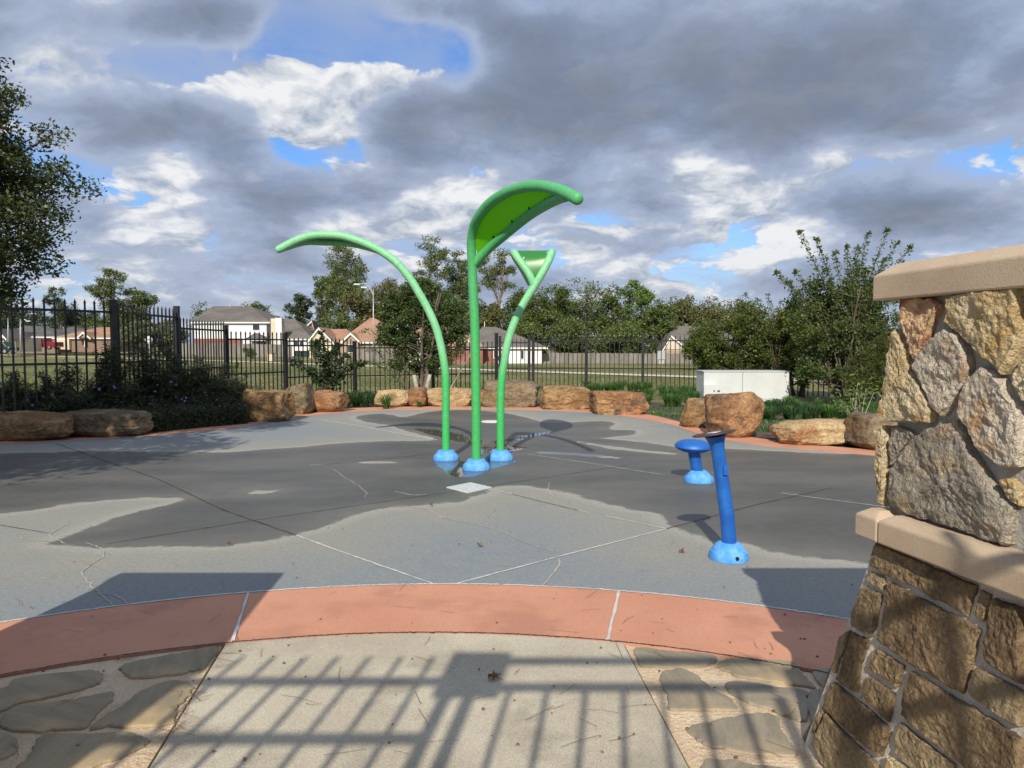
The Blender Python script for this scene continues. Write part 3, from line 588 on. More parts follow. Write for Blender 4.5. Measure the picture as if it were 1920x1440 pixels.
# ------------------------------------------------------------------ stone pillars
uF = np.array((.19, -.982, 0)); uF /= np.linalg.norm(uF)
def rock_slab(poly3, nrm, depth, mat, parent, seed, amp=.012, name='stone', res=.045, shrink=.0, fine=0):
    """irregular stone: outline on a plane, edges sunk, face proud and rough"""
    poly3 = np.asarray(poly3, float); nrm = np.asarray(nrm, float); c = poly3.mean(0)
    rad_ = np.linalg.norm(poly3 - c, axis=1); poly3 = c + (poly3 - c) * (1 - np.minimum(.3, shrink / rad_))[:, None]
    e1 = poly3[1] - poly3[0]; e1 -= nrm * np.dot(e1, nrm); e1 /= np.linalg.norm(e1); e2 = np.cross(nrm, e1)
    q2 = np.c_[(poly3 - c) @ e1, (poly3 - c) @ e2]
    ar = .5 * np.sum(q2[:, 0] * np.roll(q2[:, 1], -1) - np.roll(q2[:, 0], -1) * q2[:, 1])
    if ar < 0: q2 = q2[::-1]
    # resample the outline, then build rings towards the centre and a Delaunay-free fan by grid
    cl = np.r_[q2, q2[:1]]; L = np.linalg.norm(np.diff(cl, axis=0), axis=1).sum(); 
    o2 = []
    for i in range(len(q2)):
        a_, b_ = cl[i], cl[i + 1]; m_ = max(1, int(round(np.linalg.norm(b_ - a_) / res)))
        for k_ in range(m_): o2.append(a_ + (b_ - a_) * k_ / m_)
    o2 = np.array(o2); n = len(o2)
    cc = o2.mean(0); V = []; rings = [(1, -.03), (1.0, depth * .5), (.985, depth * .85), (.945, depth), (.82, depth * 1.02), (.66, depth * 1.03), (.50, depth * 1.03), (.34, depth * 1.03), (.17, depth * 1.03)]
    for i, (s, h) in enumerate(rings):
        for p in cc + (o2 - cc) * s:
            w3 = c + e1 * p[0] + e2 * p[1]; a = 0 if i < 1 else amp * (.5 if i < 3 else 1)
            dz_ = mn.fractal(Vector(w3 * 14 + seed), .9, 2.1, 4) * a + mn.noise(Vector(w3 * 5 + seed * 3)) * a
            V.append(w3 + nrm * (h + dz_) + (e1 * mn.noise(Vector(w3 * 30)) + e2 * mn.noise(Vector(w3 * 31 + 9))) * (.006 if i == 1 or i == 2 else 0))
    V.append(c + e1 * cc[0] + e2 * cc[1] + nrm * depth * 1.1); Fc = []
    for i in range(len(rings) - 1):
        for j in range(n): Fc.append((i * n + j, i * n + (j + 1) % n, (i + 1) * n + (j + 1) % n, (i + 1) * n + j))
    k = (len(rings) - 1) * n
    for j in range(n): Fc.append((k + j, k + (j + 1) % n, len(V) - 1))
    o = mk(name, V, Fc, mat, parent, loc=c); autosmooth(o, 38)
    if fine:
        sb = o.modifiers.new('subdivide', 'SUBSURF'); sb.subdivision_type = 'SIMPLE'; sb.levels = 2; sb.render_levels = 2
        for sc_i, (ns, st_) in enumerate(((.013, fine), (.045, fine * 1.3))):
            tx = bpy.data.textures.new('rock_noise', 'CLOUDS'); tx.noise_scale = ns; tx.noise_depth = 2
            dm = o.modifiers.new('roughness', 'DISPLACE'); dm.texture = tx; dm.strength = st_; dm.texture_coords = 'LOCAL'; dm.mid_level = .5
    return o
def slab_ring(name, plan, z0, z1, ch, mat, parent):
    plan = np.asarray(plan, float); c = plan.mean(0)
    def inset(d):
        out = []
        n = len(plan)
        for i in range(n):
            a, b_, c_ = plan[i - 1], plan[i], plan[(i + 1) % n]
            u = (b_ - a) / np.linalg.norm(b_ - a); v = (c_ - b_) / np.linalg.norm(c_ - b_)
            nu, nv = np.array((-u[1], u[0])), np.array((-v[1], v[0]))
            if np.dot(nu, c - b_) < 0: nu = -nu
            if np.dot(nv, c - b_) < 0: nv = -nv
            bis = (nu + nv); out.append(b_ + bis * d / max(.2, np.dot(bis, nu)))
        return np.array(out)
    n = len(plan); V = np.concatenate([np.c_[plan, np.full(n, z0)], np.c_[plan, np.full(n, z1 - ch * .8)], np.c_[inset(ch), np.full(n, z1)]])
    ar = sum(plan[i][0] * plan[(i + 1) % n][1] - plan[(i + 1) % n][0] * plan[i][1] for i in range(n))
    Fc = [tuple(range(n - 1, -1, -1)), tuple(range(2 * n, 3 * n))]
    for k in range(2):
        for j in range(n): Fc.append((k * n + j, k * n + (j + 1) % n, (k + 1) * n + (j + 1) % n, (k + 1) * n + j))
    if ar < 0: Fc = [f[::-1] for f in Fc]
    o = mk(name, V, Fc, mat, parent); bevel(o, .006, 2); return o
def auto_stones(A, B, C, D_, nrm, rows, cols, mats, parent, seed, skip=None):
    """random-width courses on the quad A(bottom-left) B(bottom-right) C(top-right) D(top-left)"""
    r_ = random.Random(seed)
    for i in range(rows):
        v0, v1 = i / rows + (.0 if i == 0 else r_.uniform(-.03, .03) * 0), (i + 1) / rows
        xs_ = sorted([0, 1] + [min(.95, max(.05, (k + r_.uniform(.25, .75)) / cols)) for k in range(cols - 1)])
        for k in range(len(xs_) - 1):
            a, b_ = xs_[k], xs_[k + 1]
            if b_ - a < .05: continue
            g = .012; f = lambda u, v: (A * (1 - u) + B * u) * (1 - v) + (D_ * (1 - u) + C * u) * v
            j = lambda: r_.uniform(-.012, .012)
            pl = [f(a + g + j(), v0 + g), f((a + b_) / 2, v0 + g + j()), f(b_ - g + j(), v0 + g), f(b_ - g + j(), (v0 + v1) / 2), f(b_ - g, v1 - g + j()), f((a + b_) / 2, v1 - g + j()), f(a + g, v1 - g + j()), f(a + g + j(), (v0 + v1) / 2)]
            if skip and skip(np.mean(pl, 0)): continue
            rock_slab(pl, nrm, .022, r_.choice(mats), parent, seed * 10 + i * 7 + k, res=.07, shrink=.004)
def pillar(label, corners, side_sign, stones_px):
    """corners: plan of the column, listed far-inner, near-inner, near-outer, far-outer"""
    fi, ni, no, fo = [np.array(c_, float) for c_ in corners]
    cen = (fi + ni + no + fo) / 4
    rt = root('stone_pillar', label, 'stone pillar', (*cen, 0), group='stone gate pillars')
    plan = np.array([fi, ni, no, fo])
    ul = (ni - fi) / np.linalg.norm(ni - fi)      # run of the side faces, towards the viewer
    def off(pl, ox, oy):      # grow outward, every face staying parallel to itself
        return np.array([p + np.array((ox * (1 if i > 1 else -1) * side_sign, 0)) + ul * oy * (1 if i in (1, 2) else -1) for i, p in enumerate(pl)])
    zL0, zL1, zC0, zC1 = .862, .960, 1.648, 1.765
    MB().prism(plan, zL1 - .01, zC0 + .01).build('core', M['mortar'], rt)
    slab_ring('cap_stone', off(plan, .05, .065), zC0, zC1, .045, M['cast_stone'], rt)
    # ledge in two stones: the short corner return and the long run
    lp = off(plan, .082, .075)
    tcut = .085
    a0, a1 = lp[0], lp[1]; b0, b1 = lp[3], lp[2]
    k1 = a0 + (a1 - a0) * tcut; k2 = b0 + (b1 - b0) * tcut
    slab_ring('ledge_stone', [a0, k1, k2, b0], zL0, zL1, .030, M['cast_stone'], rt)
    g = (a1 - a0) * .004
    slab_ring('ledge_stone', [k1 + g, a1, b1, k2 + g], zL0, zL1, .030, M['cast_stone'], rt)
    top = off(plan, .025, .03); bot = off(plan, .105 if side_sign > 0 else .02, .305 if side_sign > 0 else .1)
    bi, ti = off(plan, (.105 if side_sign > 0 else .02) + .003, (.305 if side_sign > 0 else .1) + .003), off(plan, .028, .033)
    V = np.concatenate([np.c_[bi, np.full(4, -.05)], np.c_[ti, np.full(4, zL0 + .002)]])
    fcs = [(0, 1, 5, 4), (1, 2, 6, 5), (2, 3, 7, 6), (3, 0, 4, 7), (4, 5, 6, 7)]
    if side_sign < 0: fcs = [f[::-1] for f in fcs]
    core2 = mk('base_core', V, fcs, M['mortar_light'], rt)
    B3 = np.c_[bot, np.zeros(4)]; T3 = np.c_[top, np.full(4, zL0)]
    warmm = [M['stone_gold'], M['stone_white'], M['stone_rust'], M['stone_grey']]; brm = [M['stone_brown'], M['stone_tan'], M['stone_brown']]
    c3 = np.r_[cen, .5]
    def nrm_of(a, b_, c_):
        nn = np.cross(b_ - a, c_ - a); nn /= np.linalg.norm(nn); return nn if np.dot(nn, a - c3) > 0 else -nn
    K3 = [np.r_[p, zL1] for p in plan]; U3 = [np.r_[p, zC0] for p in plan]
    for (i, j) in ((0, 1), (1, 2), (2, 3), (3, 0)):
        n1_ = nrm_of(K3[i], K3[j], U3[j]); n2_ = nrm_of(B3[i], B3[j], T3[j])
        if stones_px and (i, j) == (0, 1):
            # this face was traced: intersect the sight line of each outline point with the face plane
            def onplane(p, p0_, nn): r = ray(*p); c0 = np.array((0, 0, CAMH)); t = np.dot(p0_ - c0, nn) / np.dot(r, nn); return c0 + r * t
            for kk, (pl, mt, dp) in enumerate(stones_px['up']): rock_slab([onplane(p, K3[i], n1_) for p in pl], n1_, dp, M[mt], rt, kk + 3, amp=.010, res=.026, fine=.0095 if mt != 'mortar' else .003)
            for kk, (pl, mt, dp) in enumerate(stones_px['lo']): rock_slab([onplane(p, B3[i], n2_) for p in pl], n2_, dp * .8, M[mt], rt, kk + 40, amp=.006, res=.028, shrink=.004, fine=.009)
            u = (K3[j] - K3[i]) / np.linalg.norm(K3[j] - K3[i]); s0 = .60
            L_ = np.linalg.norm(K3[j] - K3[i]); A = K3[i] + u * s0; D_ = U3[i] + u * s0
            auto_stones(A, K3[j], U3[j], D_, n1_, 3, 2, warmm, rt, 5)
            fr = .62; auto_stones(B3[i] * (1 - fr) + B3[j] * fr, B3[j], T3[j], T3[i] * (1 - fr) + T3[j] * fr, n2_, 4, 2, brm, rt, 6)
        else:
            auto_stones(K3[i], K3[j], U3[j], U3[i], n1_, 3, 4, warmm, rt, 11 + i)
            auto_stones(B3[i], B3[j], T3[j], T3[i], n2_, 4, 4, brm, rt, 21 + i)
    return rt
za = lambda l, s=3.6, ox=1620, oy=440: [(ox + x / s, oy + y / s) for x, y in l]
zc = lambda l: za(l, 3.6, 1600, 760)
zb = lambda l: za(l, 3.274, 1500, 1000)
stones = dict(up=[
    (za([(264, 430), (350, 428), (310, 470), (283, 560), (262, 600)]), 'stone_rust', .012),
    (za([(285, 590), (300, 500), (360, 435), (480, 430), (545, 470), (535, 520), (490, 620), (470, 700), (430, 780), (385, 830), (345, 760), (325, 670)]), 'stone_rust', .03),
    (za([(562, 425), (610, 420), (603, 580), (552, 620)]), 'mortar', .008),
    (za([(620, 430), (700, 395), (900, 375), (1100, 355), (1100, 740), (1050, 860), (1005, 945), (960, 900), (880, 845), (800, 765), (730, 690), (660, 640), (615, 585)]), 'stone_gold', .04),
    (za([(215, 690), (250, 645), (290, 710), (345, 860), (345, 930), (410, 1000), (470, 1090), (515, 1190), (490, 1270), (380, 1270), (250, 1262), (150, 1215), (180, 1100), (198, 940), (205, 800)]), 'stone_gold', .035),
    (za([(600, 625), (680, 685), (735, 770), (765, 900), (715, 1010), (665, 1090), (618, 1175), (572, 1218), (517, 1165), (460, 1040), (380, 890), (405, 820), (472, 735), (540, 675)]), 'stone_white', .035),
    ([(1853, 686), (1876, 699), (1897, 718), (1905, 740), (1925, 770), (1936, 830), (1930, 876), (1896, 877), (1879, 864), (1851, 838), (1837, 815), (1823, 790), (1812, 770), (1813, 745), (1823, 725), (1838, 705)], 'stone_white', .035),
    (zc([(740, 100), (785, 180), (825, 290), (895, 390), (970, 500), (1000, 560), (1060, 625), (1112, 680), (1115, 800), (1095, 940), (1060, 950), (900, 895), (700, 820), (500, 758), (285, 695), (275, 600), (290, 440), (350, 350), (420, 245), (500, 175), (620, 135)]), 'stone_grey', .035),
    (zc([(278, 148), (340, 138), (425, 172), (445, 195), (390, 255), (335, 335), (292, 405), (277, 300)]), 'stone_grey', .018),
    (zc([(208, 150), (248, 140), (260, 300), (258, 560), (240, 680), (218, 660), (208, 400)]), 'stone_gold', .03),
    (zc([(1052, 492), (1100, 482), (1165, 560), (1170, 680), (1110, 640), (1065, 560)]), 'stone_gold', .03),
    ([(1912, 700), (1945, 660), (1965, 750), (1935, 752), (1915, 725)], 'stone_gold', .03)],
  lo=[(zb([(478, 55), (800, 185), (1112, 322), (1083, 430), (1052, 512), (960, 458), (820, 388), (700, 318), (562, 264), (444, 196), (457, 120)]), 'stone_brown', .022),
    (zb([(1130, 345), (1195, 370), (1165, 530), (1140, 552), (1082, 512), (1098, 430)]), 'stone_tan', .018),
    (zb([(1212, 380), (1390, 450), (1390, 925), (1290, 872), (1165, 795), (1150, 750), (1178, 560)]), 'stone_brown', .028),
    (zb([(434, 220), (536, 272), (536, 356), (500, 340), (432, 296)]), 'stone_tan', .016),
    (zb([(412, 320), (522, 378), (498, 520), (484, 580), (447, 642), (334, 575), (328, 500), (372, 400)]), 'stone_tan', .024),
    (zb([(565, 296), (700, 356), (900, 468), (1056, 545), (1132, 592), (1112, 700), (1072, 830), (1044, 925), (1018, 992), (900, 922), (750, 832), (600, 732), (500, 658), (528, 520), (548, 372)]), 'stone_brown', .030),
    (zb([(262, 622), (320, 594), (306, 650), (228, 862), (208, 850), (232, 720)]), 'stone_tan', .02),
    (zb([(344, 606), (438, 658), (424, 720), (390, 810), (362, 990), (240, 905), (294, 760)]), 'stone_brown', .022),
    (zb([(478, 696), (656, 810), (620, 950), (436, 836)]), 'stone_brown', .02),
    (zb([(432, 866), (596, 978), (586, 1060), (562, 1162), (386, 1006)]), 'stone_brown', .02),
    (zb([(1105, 818), (1180, 850), (1390, 960), (1390, 1200), (1230, 1110), (1072, 1005), (1060, 955)]), 'stone_tan', .028),
    (zb([(704, 850), (850, 932), (1040, 1040), (1250, 1170), (1390, 1262), (1390, 1520), (1120, 1510), (980, 1392), (830, 1280), (646, 1112), (648, 1012)]), 'stone_brown', .030),
    (zb([(212, 910), (370, 1018), (552, 1180), (568, 1220), (540, 1305), (516, 1376), (330, 1228), (156, 1066), (166, 1000)]), 'stone_brown', .026),
    (zb([(624, 1160), (830, 1308), (970, 1418), (955, 1520), (760, 1510), (594, 1345), (604, 1250)]), 'stone_tan', .022),
    (zb([(172, 1100), (330, 1260), (494, 1412), (520, 1520), (200, 1510), (84, 1290)]), 'stone_tan', .022),
    (zb([(146, 1066), (163, 1088), (102, 1232), (80, 1236), (102, 1150)]), 'stone_tan', .014),
    (zb([(562, 1362), (640, 1412), (720, 1482), (650, 1540), (540, 1510)]), 'stone_gold', .02)])
fi = np.array((1.255, 2.30)); PR = pillar('sunlit rough stone gate pillar with a tan cap and ledge, at the right edge', [fi, fi + uF[:2] * 1.10, fi + uF[:2] * 1.10 + (.98, .0), fi + (.98, .0)], 1, stones)
fl_ = np.array((-1.90, 2.20)); uL = np.array((.067, -.998)); PL = pillar('stone gate pillar left of the walk, seen only by its shadow on the pad', [fl_, fl_ + uL * 1.22, fl_ + uL * 1.22 + (-.98, 0), fl_ + (-.98, 0)], -1, None)

# ------------------------------------------------------------------ entry gate behind the viewer (its shadow falls on the walk)
gr = root('entry_gate', 'black metal double gate behind the viewer, its bars shadowed on the walk', 'gate', (-.6, -.5, 0))
yg = -.5
def gateleaf(x0, x1, rails, tip, spacing=.15, st_w=.05):
    for xx in (x0, x1): MB().box(xx - st_w / 2, xx + st_w / 2, yg - .025, yg + .025, 0, tip - .1).build('stile', M['black_metal'], gr)
    for rz in rails: MB().box(x0, x1, yg - .018, yg + .018, rz - .02, rz + .02).build('rail', M['black_metal'], gr)
    n = int((x1 - x0) / spacing); src = None
    for k in range(1, n):
        xx = x0 + (x1 - x0) * k / n
        if src is None: src = MB().box(xx - .012, xx + .012, yg - .012, yg + .012, .1, tip).build('picket', M['black_metal'], gr, loc=(xx, yg, 0))
        else:
            c = inst(src, gr, (xx - gr.location[0], 0, 0))
gateleaf(-2.02, -.80, (2.64, 2.30, .2), 2.82); gateleaf(-.70, .62, (2.79, 2.60, .2), 2.62)
MB().box(-.86, -.58, yg - .03, yg + .03, 2.55, 2.84).build('latch', M['black_metal'], gr)
gateleaf(.72, 2.0, (2.64, 2.30, .2), 2.82)

# ------------------------------------------------------------------ green spray flowers
def spray(label, base, main, branch, t0, panelmat, rad=.051, polemat='green', seam=None, bolts=(), bmat='hole'):
    """main: pole that runs on as the first rail of the leaf; branch: second rail welded on; panel stretched between them from t0 of the main run"""
    rt = root('spray_flower', label, 'water feature', (*base[:2], 0), group='tall green spray flowers')
    A = resample(smooth_poly(main, sub=8), 110); B = resample(smooth_poly(branch, sub=8), 60); k = int(t0 * 109)
    o = MB().tube(A[:k + 1], rad, 22).build('pole', M[polemat], rt); autosmooth(o, 50)
    o = MB().tube(A[k:], rad * .985, 22).build('rail', M[polemat], rt); autosmooth(o, 50)
    o = MB().tube(B, rad * .96, 22).build('rail', M[polemat], rt); autosmooth(o, 50)
    T = Vector(A[-1] - A[-3]).to_track_quat('Z', 'Y')
    o = MB().lathe([(rad * 1.0, -.02), (rad * .97, .012), (rad * .82, .034), (rad * .5, .048), (.001, .052)], A[-1], 22, T).build('tip', M[polemat], rt); autosmooth(o)
    if seam is not None:
        q_ = A[int(seam * 109)]; T = Vector(A[int(seam * 109) + 1] - q_).to_track_quat('Z', 'Y'); MB().lathe([(rad * 1.045, -.012), (rad * 1.045, .012)], q_, 22, T).build('collar', M[polemat], rt)
    a_ = resample(A[k:], 50); b_ = resample(B, 50); K = 7; V = []
    for i in range(2, 47):
        for j in range(K): u = j / (K - 1); V.append(a_[i] * (1 - u) + b_[i] * u + (0, 0, .012))
    n = 45; V = np.array(V); Fc = [(i * K + j, i * K + j + 1, (i + 1) * K + j + 1, (i + 1) * K + j) for i in range(n - 1) for j in range(K - 1)]; N = len(V)
    Fc += [tuple(N + q for q in f[::-1]) for f in list(Fc)]
    mk('panel', np.concatenate([V, V + (0, 0, .010)]), Fc, panelmat, rt, smooth=True)
    src = None
    for i in (9, 18, 27, 36):
        for (p_, q2) in [((a_, b_), (b_, a_))[j_] for j_ in bolts]:
            d = q2[i] - p_[i]; d /= np.linalg.norm(d) + 1e-9; c = p_[i] + d * (rad + .012) + (0, 0, .0)
            if src is None: src = MB().lathe([(.011, -.010), (.011, .02), (.006, .028)], c, 8).build('bolt', M[bmat], rt, loc=c)
            else: inst(src, rt, tuple(c - np.array(rt.location)))
    o = MB().lathe([(.168, 0), (.170, .025), (.160, .055), (.135, .085), (.122, .090), (.118, .105), (.100, .125), (.070, .130), (.052, .130)], (*base[:2], .002), 36).build('base_cover', M['blue_pale'], rt); autosmooth(o, 30)
    return rt
def PL_(l): return [P(*p) for p in l]
D1 = 9.28
lf = [(836, 839), (836, 780), (836, 723), (834, 690), (827, 650), (816, 610), (800, 575), (784, 547), (768, 521), (742, 491), (709, 468), (673, 452), (637, 442), (593, 441), (560, 449), (524, 467)]
mainL = PL_([(x, y, D1) for x, y in lf]); mainL[0][2] = .05; mainL[0][0] = mainL[1][0]
bz = lambda i, dd: mainL[i] + np.array((0, dd, 0))
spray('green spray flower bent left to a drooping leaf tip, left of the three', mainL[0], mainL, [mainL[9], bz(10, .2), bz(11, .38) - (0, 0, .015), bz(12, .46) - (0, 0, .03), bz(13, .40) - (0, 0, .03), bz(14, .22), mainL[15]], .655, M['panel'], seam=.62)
mainC = PL_([(893.5, 868, 8.55), (893, 800, 8.55), (892, 700, 8.55), (890, 600, 8.54), (887, 540, 8.52), (885.5, 497, 8.49), (884, 455, 8.42), (888, 427, 8.3), (897.5, 406, 8.12), (915, 384, 7.9), (938, 367, 7.65), (964, 355, 7.4), (992, 349, 7.15), (1020, 349.5, 6.88), (1047, 356, 6.62), (1068, 365, 6.43), (1082, 372.5, 6.3)])
mainC[0][2] = .05; mainC[0][0] = mainC[1][0]
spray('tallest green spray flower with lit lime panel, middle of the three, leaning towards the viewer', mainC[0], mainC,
      [mainC[5] + (0, .0, 0)] + PL_([(897.5, 485, 8.47), (920, 463, 8.35), (946, 441, 8.12), (970, 421, 7.85), (993, 403, 7.55), (1020, 386, 7.15), (1046, 372.5, 6.75), (1064, 366.5, 6.5)]), .53, M['lime'], polemat='green_mid', rad=.056, bolts=(1,))
mainR = PL_([(938, 836, D1), (938.5, 790, D1), (939, 743, D1), (941, 707, D1), (945, 682, D1), (953, 638, D1), (967, 598, D1), (983.5, 566, D1), (1001.5, 537, D1), (1015.5, 514, D1), (1028, 490, D1 + .02), (1034, 475, D1 + .10)])
mainR[0][2] = .05; mainR[0][0] = mainR[1][0]; e = mainR[-1]
mainR += [e + np.array((.02, .3, .05)), e + np.array((0, .75, .02)), e + np.array((-.10, 1.2, -.08)), e + np.array((-.20, 1.6, -.25))]
brR = [mainR[8]] + PL_([(994, 518, D1), (981, 498, D1 + .02), (970, 483, D1 + .06), (965, 475, D1 + .12)]); f_ = brR[-1]
brR += [f_ + np.array((-.02, .3, .05)), f_ + np.array((.02, .75, .02)), f_ + np.array((.12, 1.2, -.08)), mainR[-1] + (-.04, -.02, 0)]
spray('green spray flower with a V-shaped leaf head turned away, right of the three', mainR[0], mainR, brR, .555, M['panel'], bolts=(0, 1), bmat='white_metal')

# ------------------------------------------------------------------ blue play features
f1 = root('spray_post', 'curved blue post with a tilted dark disc on top, nearest to the stone pillar', 'water feature', (1.52, 4.93, 0))
c0 = np.array((1.515, 4.93))
path_ = [np.array((*c0, .0))] + [P(x, y, 4.93 + dy) for x, y, dy in [(1367, 1020, 0), (1364, 975, .01), (1358, 930, .02), (1352, 885, .02), (1346, 845, .0), (1341, 815, -.01)]]
path_ = resample(smooth_poly(path_, sub=6), 30)
o = MB().tube(path_, np.interp(np.linspace(0, 1, 30), (0, .86, .94, 1), (.052, .047, .053, .078)), 24).build('post', M['blue'], f1); autosmooth(o)
tip = path_[-1]
ax = Vector((-.17, .095, 1)).normalized().to_track_quat('Z', 'Y')
o = MB().lathe([(.142, -.005), (.150, -.002), (.150, .004), (.142, .007), (.06, .008)], tip + (-.008, 0, .008), 40, ax).build('disc', M['disc'], f1); autosmooth(o, 30)
MB().lathe([(.05, 0), (.048, .004)], tip + (-.010, 0, .015), 20, ax).build('hub_cap', M['galv'], f1)
o = MB().lathe([(.134, 0), (.136, .03), (.126, .058), (.117, .064), (.115, .072), (.097, .095), (.080, .112), (.060, .118)], (c0[0] + .012, c0[1], .002), 40).build('base_cover', M['blue_pale'], f1); autosmooth(o, 30)
MB().lathe([(.014, 0), (.014, .004)], (c0[0] + .03, c0[1] - .134, .040), 14, Vector((.12, -1, .25)).normalized().to_track_quat('Z', 'Y')).build('bolt_hole', M['hole'], f1)
plq = P(1352, 878, 4.90); MB().box(plq[0] + .015, plq[0] + .045, 4.885, 4.90, plq[2] - .045, plq[2] + .02).build('plate', M['blue'], f1)
f2c = gp(1310, 903)[:2]; f2 = root('spray_mushroom', 'low blue mushroom-shaped spray stand behind the curved blue post', 'water feature', (*f2c, 0))
o = MB().tube([(*f2c, .05), (f2c[0] - .03, f2c[1], .18), (f2c[0] - .06, f2c[1], .36)], (.062, .062, .068), 24).build('stem', M['blue'], f2); autosmooth(o)
o = MB().lathe([(.06, -.062), (.12, -.050), (.175, -.026), (.203, .0), (.200, .022), (.172, .048), (.12, .070), (.06, .080), (.005, .082)], (f2c[0] - .065, f2c[1], .385), 44, Vector((.03, -.02, 1)).normalized().to_track_quat('Z', 'Y')).build('cap', M['blue'], f2); autosmooth(o)
o = MB().lathe([(.160, 0), (.162, .03), (.150, .058), (.138, .064), (.132, .075), (.105, .10), (.08, .125), (.064, .128)], (*f2c, .002), 36).build('base_cover', M['blue_pale'], f2); autosmooth(o, 30)

# drain and ground nozzle
dc_ = G2([(837, 915), (882, 906), (922, 915), (877, 925)]); cc = dc_.mean(0)
dr = root('floor_drain', 'white square floor drain turned diagonally in front of the green spray flowers', 'drain', (*cc, 0))
for k in range(4):
    a, b_ = dc_[k], dc_[(k + 1) % 4]; ia, ib = cc + (a - cc) * .86, cc + (b_ - cc) * .86
    MB().prism([a, b_, ib, ia], .001, .011).build('frame', M['white_metal'], dr)
MB().prism([cc + (p - cc) * .855 for p in dc_], .001, .005).build('sump', M['hole'], dr)
for k in range(9):
    t = (k + .5) / 9; i4 = [cc + (p - cc) * .85 for p in dc_]; a = i4[0] * (1 - t) + i4[3] * t; b_ = i4[1] * (1 - t) + i4[2] * t; wv = (i4[3] - i4[0]) * .035
    MB().prism([a - wv, b_ - wv, b_ + wv, a + wv], .006, .010).build('grate_bar', M['grate'], dr)
nz = gp(921, 791)[:2]; o = MB().lathe([(.20, 0), (.20, .010), (.185, .014), (.05, .016)], (*nz, .001), 32).build('ground_nozzle', M['lid_white'], loc=(*nz, 0))
tag(o, 'round off-white cover flush in the pad behind the tall green posts', 'cover')

# ------------------------------------------------------------------ black picket fence
def fence_run(rt, p0, p1, zt, zb_, ztip, post0=True, post1=True, npk=None, postz=None):
    p0, p1 = np.array(p0, float), np.array(p1, float); L = np.linalg.norm(p1 - p0); u = (p1 - p0) / L; ang = math.atan2(u[1], u[0]); rl = np.array(rt.location)
    postz = postz or ztip + .02
    for flag, p in ((post0, p0), (post1, p1)):
        if flag:
            m_ = MB().box(-.046, .046, -.046, .046, -.05, postz); m_.box(-.052, .052, -.052, .052, postz, postz + .02)
            o = m_.build('post', M['black_metal'], rt, loc=(0, 0, 0)); o.location = Vector((*p, 0)) - Vector(rl); o.rotation_euler = (0, 0, ang)
    for rz in (zt, zb_):
        o = MB().box(0, L, -.02, .02, -.02, .02).build('rail', M['black_metal'], rt, loc=(0, 0, 0)); o.location = Vector((*p0, rz)) - Vector(rl); o.rotation_euler = (0, 0, ang)
    n = npk or int(round(L / .155))
    me_key = ('picket', round(ztip, 2)); src = fence_run.cache.get(me_key)
    if src is None:
        s = .0125; m_ = MB().box(-s, s, -s, s, .03, ztip - .07)
        m_.add([(-s * 1.5, -s * 1.5, ztip - .07), (s * 1.5, -s * 1.5, ztip - .07), (s * 1.5, s * 1.5, ztip - .07), (-s * 1.5, s * 1.5, ztip - .07), (0, 0, ztip)], [(0, 1, 4), (1, 2, 4), (2, 3, 4), (3, 0, 4), (3, 2, 1, 0)])
        t_ = m_.build('picket', M['black_metal'], None, loc=(0, 0, 0)); src = t_.data; fence_run.cache[me_key] = src; bpy.data.objects.remove(t_)
    for k in range(1, n):
        p = p0 + u * L * k / n; o = bpy.data.objects.new('picket', src); COL.objects.link(o); o.parent = rt
        o.location = Vector((*p, 0)) - Vector(rl); o.rotation_euler = (0, 0, ang)
fence_run.cache = {}
fA = root('picket_fence', 'black metal picket fence behind the purple-flowered bushes, on the left', 'fence', (-7.16, 12.8, 0), group='black picket fence runs round the pad')
fence_run(fA, (-10.6, 8.2), (-8.95, 10.4), 2.10, 1.19, 2.31); fence_run(fA, (-8.95, 10.4), (-7.16, 12.8), 2.10, 1.19, 2.31, post0=False, postz=2.30)
fence_run(fA, (-7.16, 12.8), (-7.15, 15.2), 2.10, 1.19, 2.31, post0=False, postz=2.32); fence_run(fA, (-7.15, 15.2), (-7.15, 17.8), 1.87, .97, 2.12, post0=False, postz=1.99)
fB = root('picket_fence', 'black metal picket fence behind the boulders, left of the narrow gate', 'fence', (-4.83, 21.8, 0), group='black picket fence runs round the pad')
fence_run(fB, (-7.15, 17.8), (-6.22, 19.5), 1.66, .78, 1.88, post0=False, postz=1.82); fence_run(fB, (-6.22, 19.5), (-4.83, 21.8), 1.50, .62, 1.73, post0=False, postz=1.62)
fence_run(fB, (-4.83, 21.8), (-2.55, 22.9), 1.43, .57, 1.64, post0=False, postz=1.6); fence_run(fB, (-2.55, 22.9), (-.52, 23.7), 1.44, .57, 1.66, post0=False, postz=1.90)
fC = root('picket_fence', 'black metal picket fence from the narrow gate to the hedge on the right', 'fence', (.71, 23.8, 0), group='black picket fence runs round the pad')
for k, (a, b_) in enumerate(zip([(.71, 23.8), (2.5, 23.9), (4.35, 23.6), (6.2, 23.0), (7.9, 21.8), (9.3, 20.1), (10.4, 18.2), (11.2, 16.0)], [(2.5, 23.9), (4.35, 23.6), (6.2, 23.0), (7.9, 21.8), (9.3, 20.1), (10.4, 18.2), (11.2, 16.0), (11.7, 13.6)])):
    fence_run(fC, a, b_, 1.66, .74, 1.88, post0=(k == 0), postz=1.86)
gt = root('fence_gate', 'narrow black picket gate in the fence behind the green flowers', 'gate', (-.39, 23.75, 0))
fence_run(gt, (-.40, 23.75), (.57, 23.79), 1.60, .74, 1.80, npk=7, postz=1.80)
MB().box(-.46, -.38, 23.68, 23.72, 1.0, 1.15).build('latch', M['black_metal'], gt)

